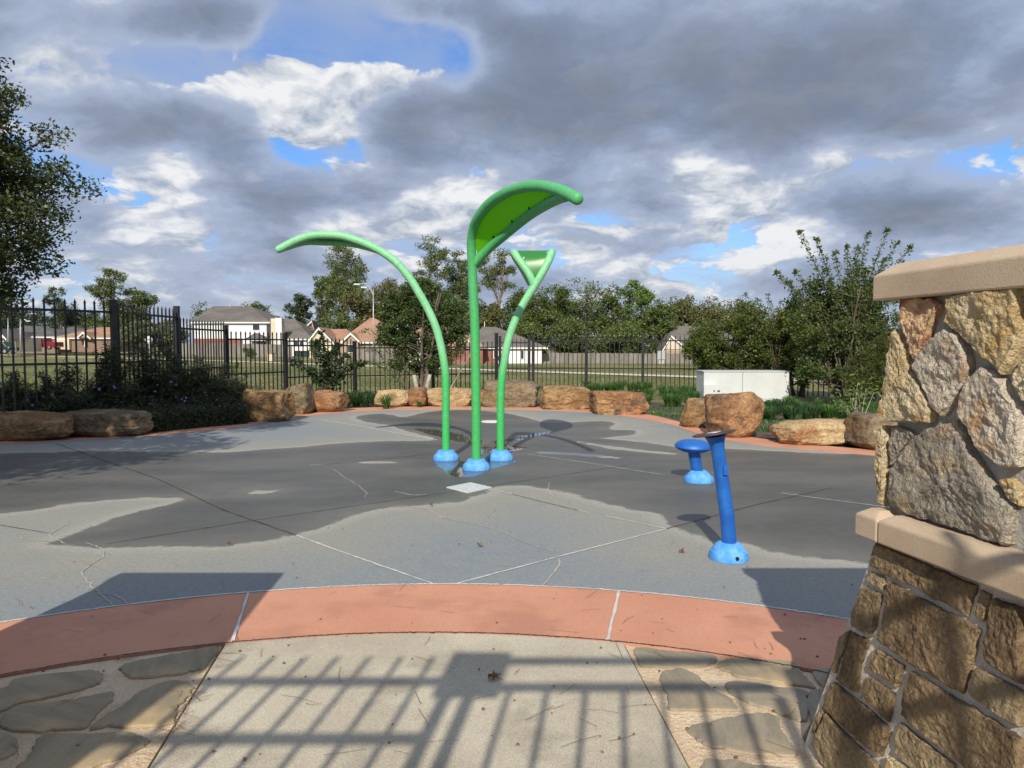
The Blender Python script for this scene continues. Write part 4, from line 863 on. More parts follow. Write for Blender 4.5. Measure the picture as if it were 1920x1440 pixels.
# ------------------------------------------------------------------ boulders
def boulder(px0, px1, pyt, pyb, mat, label, seed, depth=None, blocky=.5, rise=0.0, grp='sandstone boulders edging the bed'):
    g = gp((px0 + px1) / 2, pyb)[:2]; a = gp(px0, pyb)[0]; b_ = gp(px1, pyb)[0]; wd = b_ - a
    dp = depth or max(.5, wd * .6); D = g[1]; h = P(960, pyt, D + dp * .35)[2]; c = np.array((a / D * (D) + wd / 2, D + dp * .48))
    rt_ = np.random.default_rng(seed); bm_n = 26
    V = []; nu, nv = 56, 30
    pl_ = [((1, 0, 0), .80), ((-1, 0, 0), .80), ((0, 1, 0), .8), ((0, -1, 0), .78), ((0, 0, 1), .72)]
    pl_ = [(np.array(n_) + rt_.normal(0, .16, 3) * (1.25 - blocky), d_ * (.92 + .16 * rt_.uniform())) for n_, d_ in pl_]
    for _ in range(13):
        n_ = rt_.normal(size=3); n_[2] = abs(n_[2]) * .9; pl_.append((n_, rt_.uniform(.80, .98) + .12 * blocky))
    pl_ = [(n_ / np.linalg.norm(n_), d_) for n_, d_ in pl_]
    for i in range(nv + 1):
        ph = -math.pi / 2 + math.pi * i / nv
        for j in range(nu):
            t = 2 * math.pi * j / nu
            v = np.array((math.cos(ph) * math.cos(t), math.cos(ph) * math.sin(t), math.sin(ph))) * 1.32
            r_max = 1.30 * (1 - .34 * (1 - blocky)); 
            for n_, d_ in pl_:
                k = np.dot(v, n_)
                if k > d_: v = v * (d_ / k)
            ln = np.linalg.norm(v)
            if ln > r_max: v = v * r_max / ln
            q_ = Vector(v * 1.3 + seed * 3.7)
            k = 1 + .09 * mn.noise(q_) + .06 * mn.noise(q_ * 2.6) + .035 * mn.noise(q_ * 6.1) + .02 * mn.noise(q_ * 13)
            lay = .03 * mn.noise(Vector((v[0] * .6, v[1] * .6, v[2] * 7 + seed)))      # bedding ledges
            v = v * (k + lay); zz = (v[2] * .5 + .42) / .80 * h + rise * v[0] * h
            V.append((c[0] + v[0] * wd * .58, c[1] + v[1] * dp * .55, max(zz, -.06)))
    Fc = [(i * nu + j, i * nu + (j + 1) % nu, (i + 1) * nu + (j + 1) % nu, (i + 1) * nu + j) for i in range(nv) for j in range(nu)]
    o = mk('boulder', V, Fc, M[mat], None, loc=(c[0], c[1], 0)); autosmooth(o, 24)
    tag(o, label, 'boulder', grp); return o
boulder(-110, 108, 773, 830, 'sandstone', 'long shaded brown boulder cut by the left edge of the picture', 1, depth=.75, blocky=.3)
boulder(88, 262, 769, 822, 'sandstone_grey', 'low rounded brown boulder beside the grey block stack', 2, depth=.75, blocky=.25)
boulder(446, 540, 731, 792, 'sandstone', 'big brown boulder at the end of the purple-flowered bushes', 3, blocky=.5)
boulder(524, 576, 723, 779, 'sandstone_grey', 'grey-topped boulder squeezed between the brown and the orange ones', 4, depth=.9, blocky=.45)
boulder(567, 645, 733, 774, 'sandstone_red', 'orange sloping boulder left of the dark grass clumps', 5, blocky=.3)
boulder(699, 764, 731, 763.5, 'sandstone_pale', 'pale cream boulder behind a small grass tuft', 6, blocky=.45)
boulder(759, 801, 729, 763, 'sandstone_red', 'small red-stained boulder next to the pale cream one', 7, depth=.8, blocky=.5)
boulder(798, 888, 727.5, 763.5, 'sandstone_pale', 'pale golden boulder behind the left green pole', 8, blocky=.6)
boulder(880, 911, 731, 763, 'sandstone_red', 'small brown boulder just left of the tall slab behind the poles', 9, depth=.8)
boulder(905, 1016, 716, 765, 'sandstone_grey', 'tallest squared brown block behind the right green pole', 10, depth=1.0, blocky=.85)
boulder(1012, 1112, 724, 769, 'sandstone', 'squared orange block right of the tallest one', 11, depth=.95, blocky=.8)
boulder(1107, 1218, 733, 779, 'sandstone_red', 'squared brown block with dark pits at the end of the back row', 12, depth=.9, blocky=.8)
boulder(1284, 1346, 751, 803, 'sandstone', 'small mottled boulder against the largest one', 13, blocky=.5)
boulder(1338, 1442, 736, 824, 'sandstone_red', 'largest brown boulder standing in front of the white cabinet', 14, depth=1.0, blocky=.3)
boulder(1470, 1630, 789, 838, 'sandstone_pale', 'long low ochre boulder on the right', 15, depth=.9, blocky=.4, rise=.08)
boulder(1622, 1720, 776, 848, 'sandstone_grey', 'dark shaded boulder half hidden by the stone pillar', 16, depth=.9, blocky=.4)
bs = gp(274, 806)[:2]; st_ = root('block_stack', 'short stack of grey landscape blocks by the low brown boulder', 'stone blocks', (*bs, 0))
for k, (dx, z, wv) in enumerate([(-.09, 0, .17), (.09, 0, .17), (0.02, .085, .2), (-.02, .165, .28)]):
    o = MB().box(bs[0] + dx - wv / 2, bs[0] + dx + wv / 2, bs[1], bs[1] + .2, z, z + .078).build('block', M['block_grey'], st_); bevel(o, .006)

# ------------------------------------------------------------------ vegetation helpers
def leaves(C, size, rs, asp=.5, up=.0, dirs=None):
    n = len(C); d = rs.normal(size=(n, 3)); d[:, 2] = d[:, 2] * .7 + up
    if dirs is not None: d = d * .5 + dirs
    d /= np.linalg.norm(d, axis=1)[:, None]; r = rs.normal(size=(n, 3)); s = np.cross(d, r); s /= np.linalg.norm(s, axis=1)[:, None]
    L = (size * rs.uniform(.6, 1.3, n))[:, None]; nn = np.cross(d, s)
    a = C; b_ = C + d * L * .5 + s * L * asp * .5 + nn * L * .06; c = C + d * L; e = C + d * L * .5 - s * L * asp * .5 + nn * L * .06
    V = np.stack([a, b_, c, e], 1).reshape(-1, 3); Fc = np.arange(4 * n).reshape(n, 4)
    return V, Fc
def crown_obj(name, C, size, mat, parent, rs, asp=.5, up=0, dirs=None, kind=None):
    V, Fc = leaves(C, size, rs, asp, up, dirs)
    o = mk(name, V, Fc, mat, parent, attr={'rnd': ('FACE', rs.uniform(0, 1, len(Fc)))})
    if kind: o['kind'] = kind
    return o
def ball(rs, n, surf=.5):
    v = rs.normal(size=(n, 3)); v /= np.linalg.norm(v, axis=1)[:, None]; return v * (surf + (1 - surf) * rs.uniform(0, 1, (n, 1)) ** .5)
def tree(name, label, cat, base, h, tr, crown, ncl, clr, nleaf, lsize, mat, bark='bark', seed=0, flat=.6, group=None, asp=.5, lean=(0, 0), stems=1, limbs=22, surf=.45, trunk_top=.85):
    """crown: list of ellipsoids (dx,dy,z,rx,ry,rz) round the trunk; leaf clusters are set through their volume and joined to the trunk by limbs"""
    rs = np.random.default_rng(seed); base = np.asarray(base, float); rt = root(name, label, cat, tuple(base), group)
    wts = np.array([c[3] * c[4] * c[5] for c in crown]) ** (2 / 3); wts /= wts.sum(); cl = []
    pick = rs.choice(len(crown), ncl, p=wts); bl = ball(rs, ncl, surf)
    for k in range(ncl): c = crown[pick[k]]; cl.append(base + np.array(c[:3]) + bl[k] * np.array(c[3:6]))
    cl = np.array(cl); m_ = MB(); tops = []
    for s in range(stems):
        a = rs.uniform(0, 6.28); off = np.array((math.cos(a), math.sin(a), 0)) * (0 if stems == 1 else tr * 2.5)
        end = np.array((lean[0] + (0 if stems == 1 else math.cos(a) * h * .18), lean[1] + (0 if stems == 1 else math.sin(a) * h * .18), h * trunk_top))
        ts = np.linspace(0, 1, 9)[:, None]; p = base + off + end * ts + np.c_[np.cumsum(rs.normal(0, h * .008, (9, 2)), 0), np.zeros(9)]
        p[0, 2] = base[2] - .05; m_.tube(p, np.interp(ts.ravel(), (0, .05, 1), (tr * 1.35, tr, tr * .22)), 8); tops.append(p)
    for k in range(min(limbs, ncl)):
        p = tops[k % stems]; c = cl[k]; zf = np.clip((c[2] - base[2]) / (h * trunk_top) - rs.uniform(.1, .28), .12, .95)
        i = zf * 8; a = p[int(i)] + (p[min(int(i) + 1, 8)] - p[int(i)]) * (i - int(i)); mid = (a + c) / 2 + (0, 0, -.04 * h * rs.uniform(-.6, 1)); r0 = tr * (1 - .75 * zf) * .5
        m_.tube(smooth_poly([a, mid, c], sub=3), np.linspace(r0, r0 * .2, 7), 5, cap=False)
    m_.build('trunk', M[bark], rt, smooth=True)
    per = nleaf // ncl; C = np.repeat(cl, per, 0); rad = np.repeat(rs.uniform(.6, 1.25, ncl) * clr, per)[:, None]
    C = C + ball(rs, len(C), .35) * rad * np.array((1, 1, flat))
    C = C + rs.normal(0, clr * .12, C.shape)
    crown_obj('crown', C, lsize, M[mat], rt, rs, asp, .15)
    return rt
def tpx(px, top, D, wpx, bot, kind, label, seed, base_z=None, **k):
    """background tree from its place and size in view: centre px, top row, distance, crown width, crown bottom row"""
    t = P(px, top, D); b_ = P(px, bot, D); x = t[0]; z0 = float(gz(x, D)) if base_z is None else base_z; h = t[2] - z0; rw = wpx / F * D / 2; cb = max(b_[2] - z0, 0.3)
    ch = (h - cb) / 2; zc_ = cb + ch; rs = np.random.default_rng(seed + 900)
    if kind == 'pine':
        cr = []; nl = 9
        for i in range(nl):
            f = i / (nl - 1); rr = rw * (.42 + .5 * math.sin(math.pi * min(1, (1 - f) * .85 + .12))) * rs.uniform(.75, 1.1); a = rs.uniform(0, 6.28) if i < nl - 1 else 0
            cr.append((math.cos(a) * rr * .42 * (i < nl - 1), math.sin(a) * rr * .3, cb + f * 2 * ch * .92, rr * .78, rr * .7, ch * .20))
        ncl = k.pop('ncl', 80)
        return tree('pine_tree', label, 'pine tree', (x, D, z0), h, max(.16, h * .013), cr, ncl, rw * .21, k.pop('nl', 6500), k.pop('ls', .36), k.pop('mat', 'leaf_pine'), 'pine_bark', seed, flat=.6, group=k.pop('group', 'pines behind the houses'), asp=.4, limbs=34, surf=.35, trunk_top=.95)
    cr = [(0, 0, zc_, rw * .8, rw * .7, ch * .9)] + [(rs.uniform(-.55, .55) * rw, rs.uniform(-.4, .4) * rw, zc_ + rs.uniform(-.7, .55) * ch, rw * .5, rw * .5, ch * .42) for _ in range(5)]
    return tree('broadleaf_tree', label, 'tree', (x, D, z0), h, max(.14, h * .018), cr, k.pop('ncl', 80), k.pop('cr', rw * .24), k.pop('nl', 10500), k.pop('ls', .36), k.pop('mat', 'leaf_mid'), 'bark', seed, flat=.75, group=k.pop('group', 'trees behind the houses'), limbs=26, surf=k.pop('surf', .5))

# ------------------------------------------------------------------ far houses
def bx(rt, name, px0, px1, pyt, pyb, D, dep, mat, zb_=None):
    a = P(px0, pyt, D); b_ = P(px1, pyb, D); zlo = b_[2] if zb_ is None else zb_
    return MB().box(a[0], b_[0], D, D + dep, zlo, a[2]).build(name, M[mat], rt)
def hip(rt, px0, px1, pye, rx0, rx1, pyr, D, dep, mat, name='roof', over=.4, fascia=True):
    a = P(px0, pye, D)[0] - over; b_ = P(px1, pye, D)[0] + over; z = P(960, pye, D)[2]; zr = P(960, pyr, D + dep / 2)[2]
    r0 = P(rx0, pyr, D + dep / 2)[0]; r1 = P(rx1, pyr, D + dep / 2)[0]; y0, y1, ym = D - over, D + dep + over, D + dep / 2
    V = [(a, y0, z), (b_, y0, z), (b_, y1, z), (a, y1, z), (r0, ym, zr), (r1, ym, zr)]
    mk(name, V, [(0, 1, 5, 4), (1, 2, 5), (2, 3, 4, 5), (3, 0, 4), (3, 2, 1, 0)], M[mat], rt)
    if fascia: MB().box(a + .03, b_ - .03, y0 + .03, y0 + .12, z - .22, z - .004).build('fascia', M['trim'], rt)
def gable(rt, px0, px1, pye, pxr, pyr, D, dep, matw, matr, fill=True):
    """gable facing the viewer with raked white boards"""
    a, b_ = P(px0, pye, D), P(px1, pye, D); r = P(pxr, pyr, D)
    if fill: mk('gable_wall', [a, b_, r, a + (0, .3, 0), b_ + (0, .3, 0), r + (0, .3, 0)], [(0, 1, 2), (5, 4, 3), (0, 3, 4, 1), (1, 4, 5, 2), (2, 5, 3, 0)], M[matw], rt)
    for p in (a, b_):
        d = (p - r); d /= np.linalg.norm(d); e = p + d * .35; up = np.array((0, 0, .16))
        dn = np.array((0, 0, -.12))
        mk('roof_slope', [r + up, e + up, e + up + (0, dep, 0), r + up + (0, dep, 0), r + (0, -.25, 0) + up, e + (0, -.25, 0) + up], [(0, 1, 2, 3), (0, 4, 5, 1)], M[matr], rt)
        mk('rake_board', [r + up + (0, -.26, -.004), e + up + (0, -.26, -.004), e + dn + (0, -.26, 0), r + dn + (0, -.26, 0)], [(0, 1, 2, 3)], M['trim'], rt)
def win(rt, px0, px1, pyt, pyb, D, frame='trim'):
    a, b_ = P(px0, pyt, D), P(px1, pyb, D); x0, x1, z1, z0 = a[0], b_[0], a[2], b_[2]; f = .09
    m_ = MB().box(x0, x1, D - .06, D + .02, z1 - f, z1); m_.box(x0, x1, D - .06, D + .02, z0, z0 + f); m_.box(x0, x0 + f, D - .06, D + .02, z0 + f, z1 - f); m_.box(x1 - f, x1, D - .06, D + .02, z0 + f, z1 - f)
    if x1 - x0 > 1.2: xm = (x0 + x1) / 2; m_.box(xm - f / 2, xm + f / 2, D - .06, D + .02, z0 + f, z1 - f)
    w_ = m_.build('window', M[frame], rt)
    MB().box(x0 + f, x1 - f, D - .03, D + .01, z0 + f, z1 - f).build('pane', M['glass'], w_)
def garage(rt, px0, px1, pyt, pyb, D, mat='siding'):
    a, b_ = P(px0, pyt, D), P(px1, pyb, D); n = 4; g = root('garage_door', None, None, (0, 0, 0)); COL.objects.unlink(g); bpy.data.objects.remove(g)
    fr = MB().box(a[0] - .1, b_[0] + .1, D - .05, D + .01, b_[2], a[2] + .12).build('garage_door', M['trim'], rt)
    for k in range(n):
        z0 = b_[2] + (a[2] - b_[2]) * k / n; z1 = b_[2] + (a[2] - b_[2]) * (k + 1) / n; MB().box(a[0], b_[0], D - .09, D - .05, z0 + .02, z1 - .02).build('door_section', M[mat], fr)
def house(label, D, px, py, grp='houses beyond the field'): p = P(px, py, D); return root('house', label, 'house', (p[0], D, p[2]), group=grp)
# two-storey white house
D = 102; h_ = house('white two-storey house with grey hip roof, brick ground floor and a tall chimney', D, 440, 668)
bx(h_, 'wall', 364, 500, 604, 635, D, 12, 'siding'); bx(h_, 'brick_wall', 364, 455, 635, 670, D, 12, 'brick_red'); bx(h_, 'wall', 455, 500, 635, 670, D, 12, 'siding')
hip(h_, 362, 503, 603.5, 400, 470, 574, D, 13, 'roof_grey'); hip(h_, 462, 496, 636, 478, 482, 624, D - 2.2, 2.6, 'roof_dark', 'porch_roof', over=.2)
win(h_, 473, 488, 607, 620, D); win(h_, 416, 422, 606, 620, D); win(h_, 480, 500, 640, 652, D)
bx(h_, 'wing_wall', 500, 580, 636, 668, D + 1, 10, 'siding'); hip(h_, 500, 582, 635, 520, 552, 598, D + 1, 11, 'roof_grey', 'wing_roof')
win(h_, 551, 560, 638, 650, D + 1); win(h_, 561, 570, 638, 650, D + 1); win(h_, 488, 498, 640, 652, D + 1)
bx(h_, 'chimney', 507.5, 529, 597, 650, D - 1, 1.2, 'cream'); bx(h_, 'chimney_face', 516, 528.6, 596, 650, D - 1.05, .04, 'siding'); bx(h_, 'chimney_cap', 514, 521, 592.5, 596.5, D - .9, .7, 'roof_dark')
for px, t in ((432, 568), (457, 572)): bx(h_, 'vent_pipe', px - .6, px + .6, t, 578, D + 6, .1, 'galv')
# brick gable house behind
D = 120; h_ = house('house behind with a red brick gable and dark grey roof', D, 570, 650)
bx(h_, 'wall', 548, 598, 622, 660, D, 9, 'brick_red'); hip(h_, 544, 590, 620, 556, 570, 597, D, 9, 'roof_dark'); gable(h_, 568, 590, 620, 585, 603, D - .5, 5, 'brick_red', 'roof_dark')
# tan roof house
D = 90; h_ = house('cream house with a broad tan hip roof and two white-edged gables', D, 660, 672)
bx(h_, 'wall', 612, 750, 642, 680, D, 11, 'brick_stone'); hip(h_, 640, 760, 641, 694, 702, 596, D, 12, 'roof_tan'); hip(h_, 592, 660, 640, 604, 650, 617, D + .6, 9, 'roof_tan', 'wing_roof')
bx(h_, 'wing_wall', 580, 622, 640, 675, D - 2, 4, 'cream'); gable(h_, 578, 624, 642, 598, 616, D - 2, 5, 'cream', 'roof_tan'); garage(h_, 586, 594, 650, 672, D - 2, 'cream')
gable(h_, 643, 673, 640, 658, 626, D - 1, 4, 'brick_stone', 'roof_tan'); bx(h_, 'entry_wall', 645, 671, 640, 676, D - 1, 1, 'brick_stone'); win(h_, 651, 664, 646, 662, D - 1)
# house behind the crape myrtle: white garage, brick
D = 92; h_ = house('brick house with a white garage door, seen through the bushy tree', D, 800, 680)
bx(h_, 'wall', 748, 905, 651, 684, D, 10, 'brick_red'); hip(h_, 745, 905, 650, 790, 850, 614, D, 11, 'roof_tan'); gable(h_, 762, 808, 652, 785, 632, D - 1, 4, 'siding', 'roof_tan')
bx(h_, 'wing_wall', 764, 806, 652, 684, D - 1, 1, 'siding'); garage(h_, 770, 800, 657, 683, D - 1)
# grey-roofed white house
D = 94; h_ = house('white sided house with a wide grey hip roof beside the plank fence', D, 950, 682)
bx(h_, 'wall', 872, 928, 652, 684, D, 10, 'brick_red'); bx(h_, 'wall', 928, 1016, 652, 684, D, 10, 'siding'); hip(h_, 868, 1022, 651, 905, 930, 613, D, 12, 'roof_grey')
win(h_, 976, 983, 656, 674, D); win(h_, 925, 934, 656, 672, D); gable(h_, 868, 884, 646, 876, 637, D - 1, 3, 'siding', 'roof_grey'); bx(h_, 'vent_pipe', 908, 909, 603, 614, D + 6, .1, 'trim')
# cream gable house at right
D = 100; h_ = house('cream gabled house with stone lower wall, left of the big hedge', D, 1270, 680)
bx(h_, 'wall', 1252, 1420, 655, 684, D, 9, 'cream'); hip(h_, 1246, 1430, 654, 1262, 1330, 611, D, 11, 'roof_grey'); gable(h_, 1243, 1290, 656, 1258, 631, D - 1.5, 4, 'cream', 'roof_grey')
bx(h_, 'wall', 1246, 1288, 655, 684, D - 1.5, 1.5, 'cream'); bx(h_, 'stone_wall', 1246, 1288, 657, 684, D - 1.56, .05, 'brick_stone'); win(h_, 1293, 1301, 657, 668, D); win(h_, 1308, 1316, 657, 668, D)
bx(h_, 'vent_pipe', 1261, 1262.4, 607, 613, D + 5, .1, 'trim')
D = 60; h_ = house('pale house corner glimpsed through the hedge', D, 1570, 690); bx(h_, 'wall', 1540, 1660, 655, 700, D, 8, 'brick_stone'); hip(h_, 1530, 1670, 654, 1570, 1620, 618, D, 9, 'roof_grey'); win(h_, 1575, 1588, 660, 680, D)
# left group
D = 118; h_ = house('low brick house with a dark grey roof behind the red pickup', D, 60, 655)
bx(h_, 'wall', 8, 108, 631, 662, D, 12, 'brick_brown'); hip(h_, 0, 112, 631, 45, 75, 611, D, 13, 'roof_dark'); gable(h_, 43, 54, 631, 48, 624, D - .6, 4, 'siding', 'roof_dark'); garage(h_, 46, 62, 636, 654, D)
D = 122; h_ = house('low brick house with a long dark grey roof behind the orange-roofed one', D, 110, 655)
bx(h_, 'wall', 90, 190, 630, 660, D, 12, 'brick_brown'); hip(h_, 86, 196, 630, 138, 185, 610, D, 13, 'roof_dark', 'roof')
D = 112; h_ = house('brown brick house with an orange tiled roof and small white gable', D, 170, 658)
bx(h_, 'wall', 128, 216, 633, 660, D, 11, 'brick_brown'); hip(h_, 104, 222, 633, 188, 212, 613.5, D, 12, 'roof_tan'); gable(h_, 147, 168, 633, 157, 624, D - 1, 4, 'brick_stone', 'roof_tan')
bx(h_, 'wall', 104, 130, 634, 656, D - .5, 3, 'cream'); garage(h_, 108, 125, 637, 655, D - .5, 'cream'); win(h_, 158, 163, 636, 650, D - .2)
D = 100; h_ = house('cream gable end at the far left edge', D, 4, 650); bx(h_, 'wall', -60, 8, 632, 660, D, 8, 'cream'); gable(h_, -30, 11, 634, -4, 618, D - .5, 5, 'cream', 'roof_dark')

# plank fences
def plank_fence(label, l, wd=.14, h0=1.8):
    rt = root('plank_fence', label, 'fence', tuple(P(*l[0])), group='grey plank fences beyond the field'); m_ = MB(); rs = random.Random(int(l[0][0]))
    for (a, b_) in zip(l[:-1], l[1:]):
        pa, pb = P(*a), P(*b_); n = int(abs(np.linalg.norm(pb[:2] - pa[:2])) / wd)
        for k in range(n):
            t = (k + .5) / n; p = pa * (1 - t) + pb * t; hh = h0 + rs.uniform(-.05, .05); m_.box(p[0] - wd * .46, p[0] + wd * .46, p[1] + rs.uniform(-.01, .02), p[1] + .05, p[2] - .1, p[2] + hh)
    o = m_.build('boards', M['wood_grey'], rt); o['kind'] = 'stuff'
plank_fence('weathered plank fence in front of the white two-storey house', [(335, 668, 98), (455, 669, 97), (548, 672, 95)])
plank_fence('weathered plank fence under the tan roof', [(672, 676, 88), (765, 678, 88)])
plank_fence('long weathered plank fence running right from the grey-roofed house', [(1014, 685.5, 96), (1180, 686.5, 95), (1420, 688, 93)], h0=1.72)

# bins, utility box, dirt mound
p = P(559, 673, 96); rt = root('wheelie_bin', 'dark green wheeled bin left of the tan-roofed house', 'bin', tuple(p), group='wheeled bins by the plank fence')
MB().prism([(p[0] - .42, 96), (p[0] + .42, 96), (p[0] + .42, 96.7), (p[0] - .42, 96.7)], p[2], p[2] + 1.0).build('body', M['bin'], rt); MB().box(p[0] - .46, p[0] + .46, 95.9, 96.8, p[2] + 1.0, p[2] + 1.1).build('lid', M['bin'], rt)
c = copy_tree(rt); c.location.x += 1.0; c['label'] = 'dark green wheeled bin nearest to the tan-roofed house'
p = P(507, 677, 70); rt = root('utility_box', 'pinkish utility pedestal in the grass in front of the plank fence', 'utility box', tuple(p))
MB().box(p[0] - .28, p[0] + .28, 70, 70.5, p[2], p[2] + .72).build('housing', M['cream'], rt); MB().box(p[0] - .32, p[0] + .32, 69.95, 70.55, p[2] + .72, p[2] + .8).build('cap', M['roof_tan'], rt)
p = P(548, 679, 66); V = []; 
for i in range(9):
    for j in range(9):
        x, y = (i - 4) / 4, (j - 4) / 4; V.append((p[0] + x * 1.1, p[1] + y * 1, p[2] - .05 + .5 * max(0, 1 - x * x - y * y) * (1 + .3 * mn.noise(Vector((x * 3, y * 3, 1))))))
tag(mk('dirt_mound', V, [(i * 9 + j, (i + 1) * 9 + j, (i + 1) * 9 + j + 1, i * 9 + j + 1) for i in range(8) for j in range(8)], M['soil'], loc=tuple(p)), 'small mound of brown dirt beside the path', 'dirt mound')

# ------------------------------------------------------------------ vehicles
def vehicle(name, label, cat, c, L, H, Wd, prof, glassprof, paint, wheels, head):
    rt = root(name, label, cat, tuple(c)); sx = lambda x: c[0] + x * L; sz = lambda z: c[2] + z * H
    n = len(prof); V = [(sx(x), c[1], sz(z)) for x, z in prof] + [(sx(x), c[1] + Wd, sz(z)) for x, z in prof]
    tri = tessellate_polygon([[Vector((x, z, 0)) for x, z in prof]]); Fc = [tuple(t) for t in tri] + [tuple(n + i for i in t[::-1]) for t in tri] + [(i, n + i, n + (i + 1) % n, (i + 1) % n) for i in range(n)]
    o = mk('body', V, Fc, M[paint], rt); bevel(o, .05, 2)
    for gp_ in glassprof:
        m_ = MB(); k = len(gp_); V = [(sx(x), c[1] - .012, sz(z)) for x, z in gp_] + [(sx(x), c[1] + .02, sz(z)) for x, z in gp_]
        mk('side_window', V, [tuple(range(k))] + [(i, (i + 1) % k, k + (i + 1) % k, k + i) for i in range(k)], M['glass'], rt)
    for wx_ in wheels:
        for yy in (c[1] - .03, c[1] + Wd - .2):
            ax_ = Vector((0, -1, 0)).to_track_quat('Z', 'Y'); wh = MB().lathe([(.36, 0), (.36, .2), (.30, .22), (.22, .225)], (sx(wx_), yy + .2, c[2] + .36), 20, ax_).build('wheel', M['rubber'], rt)
            MB().lathe([(.21, .215), (.19, .235), (.05, .24)], (sx(wx_), yy + .2, c[2] + .36), 16, ax_).build('rim', M['chrome'], wh)
    MB().box(sx(head) - .05, sx(head) + .12, c[1] - .015, c[1] + .25, sz(.48), sz(.6)).build('headlight', M['chrome'], rt)
    MB().box(sx(0) - .06, sx(0) + .02, c[1] + .05, c[1] + Wd - .05, sz(.18), sz(.28)).build('bumper', M['chrome'], rt); MB().box(sx(1) - .02, sx(1) + .08, c[1] + .05, c[1] + Wd - .05, sz(.2), sz(.3)).build('bumper', M['chrome'], rt)
    return rt
vehicle('pickup_truck', 'dark red pickup truck parked before the garage of the low brick house', 'pickup truck', P(41, 655.5, 108), 5.2, 1.75, 1.9,
        [(0, .2), (0, .55), (.03, .62), (.24, .66), (.36, .97), (.40, 1.0), (.62, 1.0), (.66, .95), (.68, .66), (.99, .66), (1, .6), (1, .25), (.86, .22), (.84, .36), (.76, .36), (.74, .2), (.26, .2), (.24, .36), (.15, .36), (.13, .2)],
        [[(.29, .68), (.375, .94), (.49, .94), (.49, .68)], [(.51, .68), (.51, .94), (.63, .93), (.65, .68)]], 'red_paint', (.195, .80), .02)
vehicle('parked_car', 'dark green car cut off by the left edge, in front of the cream gable', 'car', P(-30, 664, 92), 3.4, 1.6, 1.8,
        [(0, .25), (0, .55), (.15, .62), (.25, .95), (.35, 1.0), (.7, 1.0), (.85, .64), (.99, .56), (1, .25), (.88, .2), (.86, .36), (.72, .36), (.70, .2), (.3, .2), (.28, .36), (.14, .36), (.12, .2)],
        [[(.2, .66), (.29, .93), (.48, .94), (.48, .66)], [(.51, .66), (.51, .94), (.68, .93), (.8, .66)]], 'dark_paint', (.21, .79), .93)

# ------------------------------------------------------------------ poles and signs
def lamp(px, top, base, D, label, arms, r=.06):
    b_ = P(px, base, D); b_[2] = float(gz(b_[0], D)); t = P(px, top, D); rt = root('street_lamp', label, 'street lamp', tuple(b_), group='street lamps beyond the field')
    MB().tube([b_, (b_ + t) / 2, t], (r * 1.3, r, r * .6), 8).build('pole', M['galv'], rt, smooth=True)
    for (dx, dy) in arms:
        e_ = P(px + dx, top + dy, D); m_ = (t + e_) / 2 + (0, 0, .15 * abs(dx) / 20); MB().tube(smooth_poly([t + (0, 0, -.6), m_, e_], sub=4), .035, 6).build('arm', M['galv'], rt)
        s = 1 if dx > 0 else -1; MB().box(min(e_[0], e_[0] + s * .5), max(e_[0], e_[0] + s * .5), e_[1] - .12, e_[1] + .12, e_[2] - .06, e_[2] + .06).build('lamp_head', M['white_metal'], rt)
lamp(700, 541, 684, 62, 'tall thin pole of two lamps in front of the tan roof', [(-25, -8), (-12, -2)], .05)
lamp(38, 598, 660, 90, 'pale pole with a forked arm in front of the dark grey roof, far left', [(22, -10), (12, 4)], .07)
lamp(15, 596, 664, 96, 'short pale pole next to the parked dark green car', [], .06)
p = P(279, 637, 60); rt = root('road_sign', 'octagonal sign seen from its pale back through the left fence', 'sign', (p[0], 60, float(gz(p[0], 60))))
ax_ = Vector((0, -1, 0)).to_track_quat('Z', 'Y'); o = MB().lathe([(.33, 0), (.33, .02)], p, 8, ax_).build('plate', M['white_metal'], rt); MB().box(p[0] - .03, p[0] + .03, 60.03, 60.09, -.03, p[2] + .2).build('post', M['galv'], rt)
p = P(1240, 682, 40); rt = root('field_sign', 'two stacked pale sign plates on a thin post behind the fence', 'sign', (p[0], 40, -.03))
for (x0, x1, y0, y1) in ((1233, 1247, 658, 673.5), (1235, 1245, 675, 682)):
    a, b_ = P(x0, y0, 40), P(x1, y1, 40); MB().box(a[0], b_[0], 39.97, 39.99, b_[2], a[2]).build('plate', M['galv'], rt)
MB().box(p[0] - .025, p[0] + .025, 40, 40.05, -.03, P(1240, 657, 40)[2]).build('post', M['galv'], rt)
for px, t, bb, D in ((87, 652, 667, 95), (30, 640, 666, 80)):
    p = P(px, bb, D); o = MB().box(p[0] - .06, p[0] + .06, D, D + .1, p[2], P(px, t, D)[2]).build('marker_post', M['wood_grey'], loc=tuple(p))
    tag(o, 'thin wooden stake in the grass before the red pickup' if px == 87 else 'bare thin stake left of the red pickup', 'post')

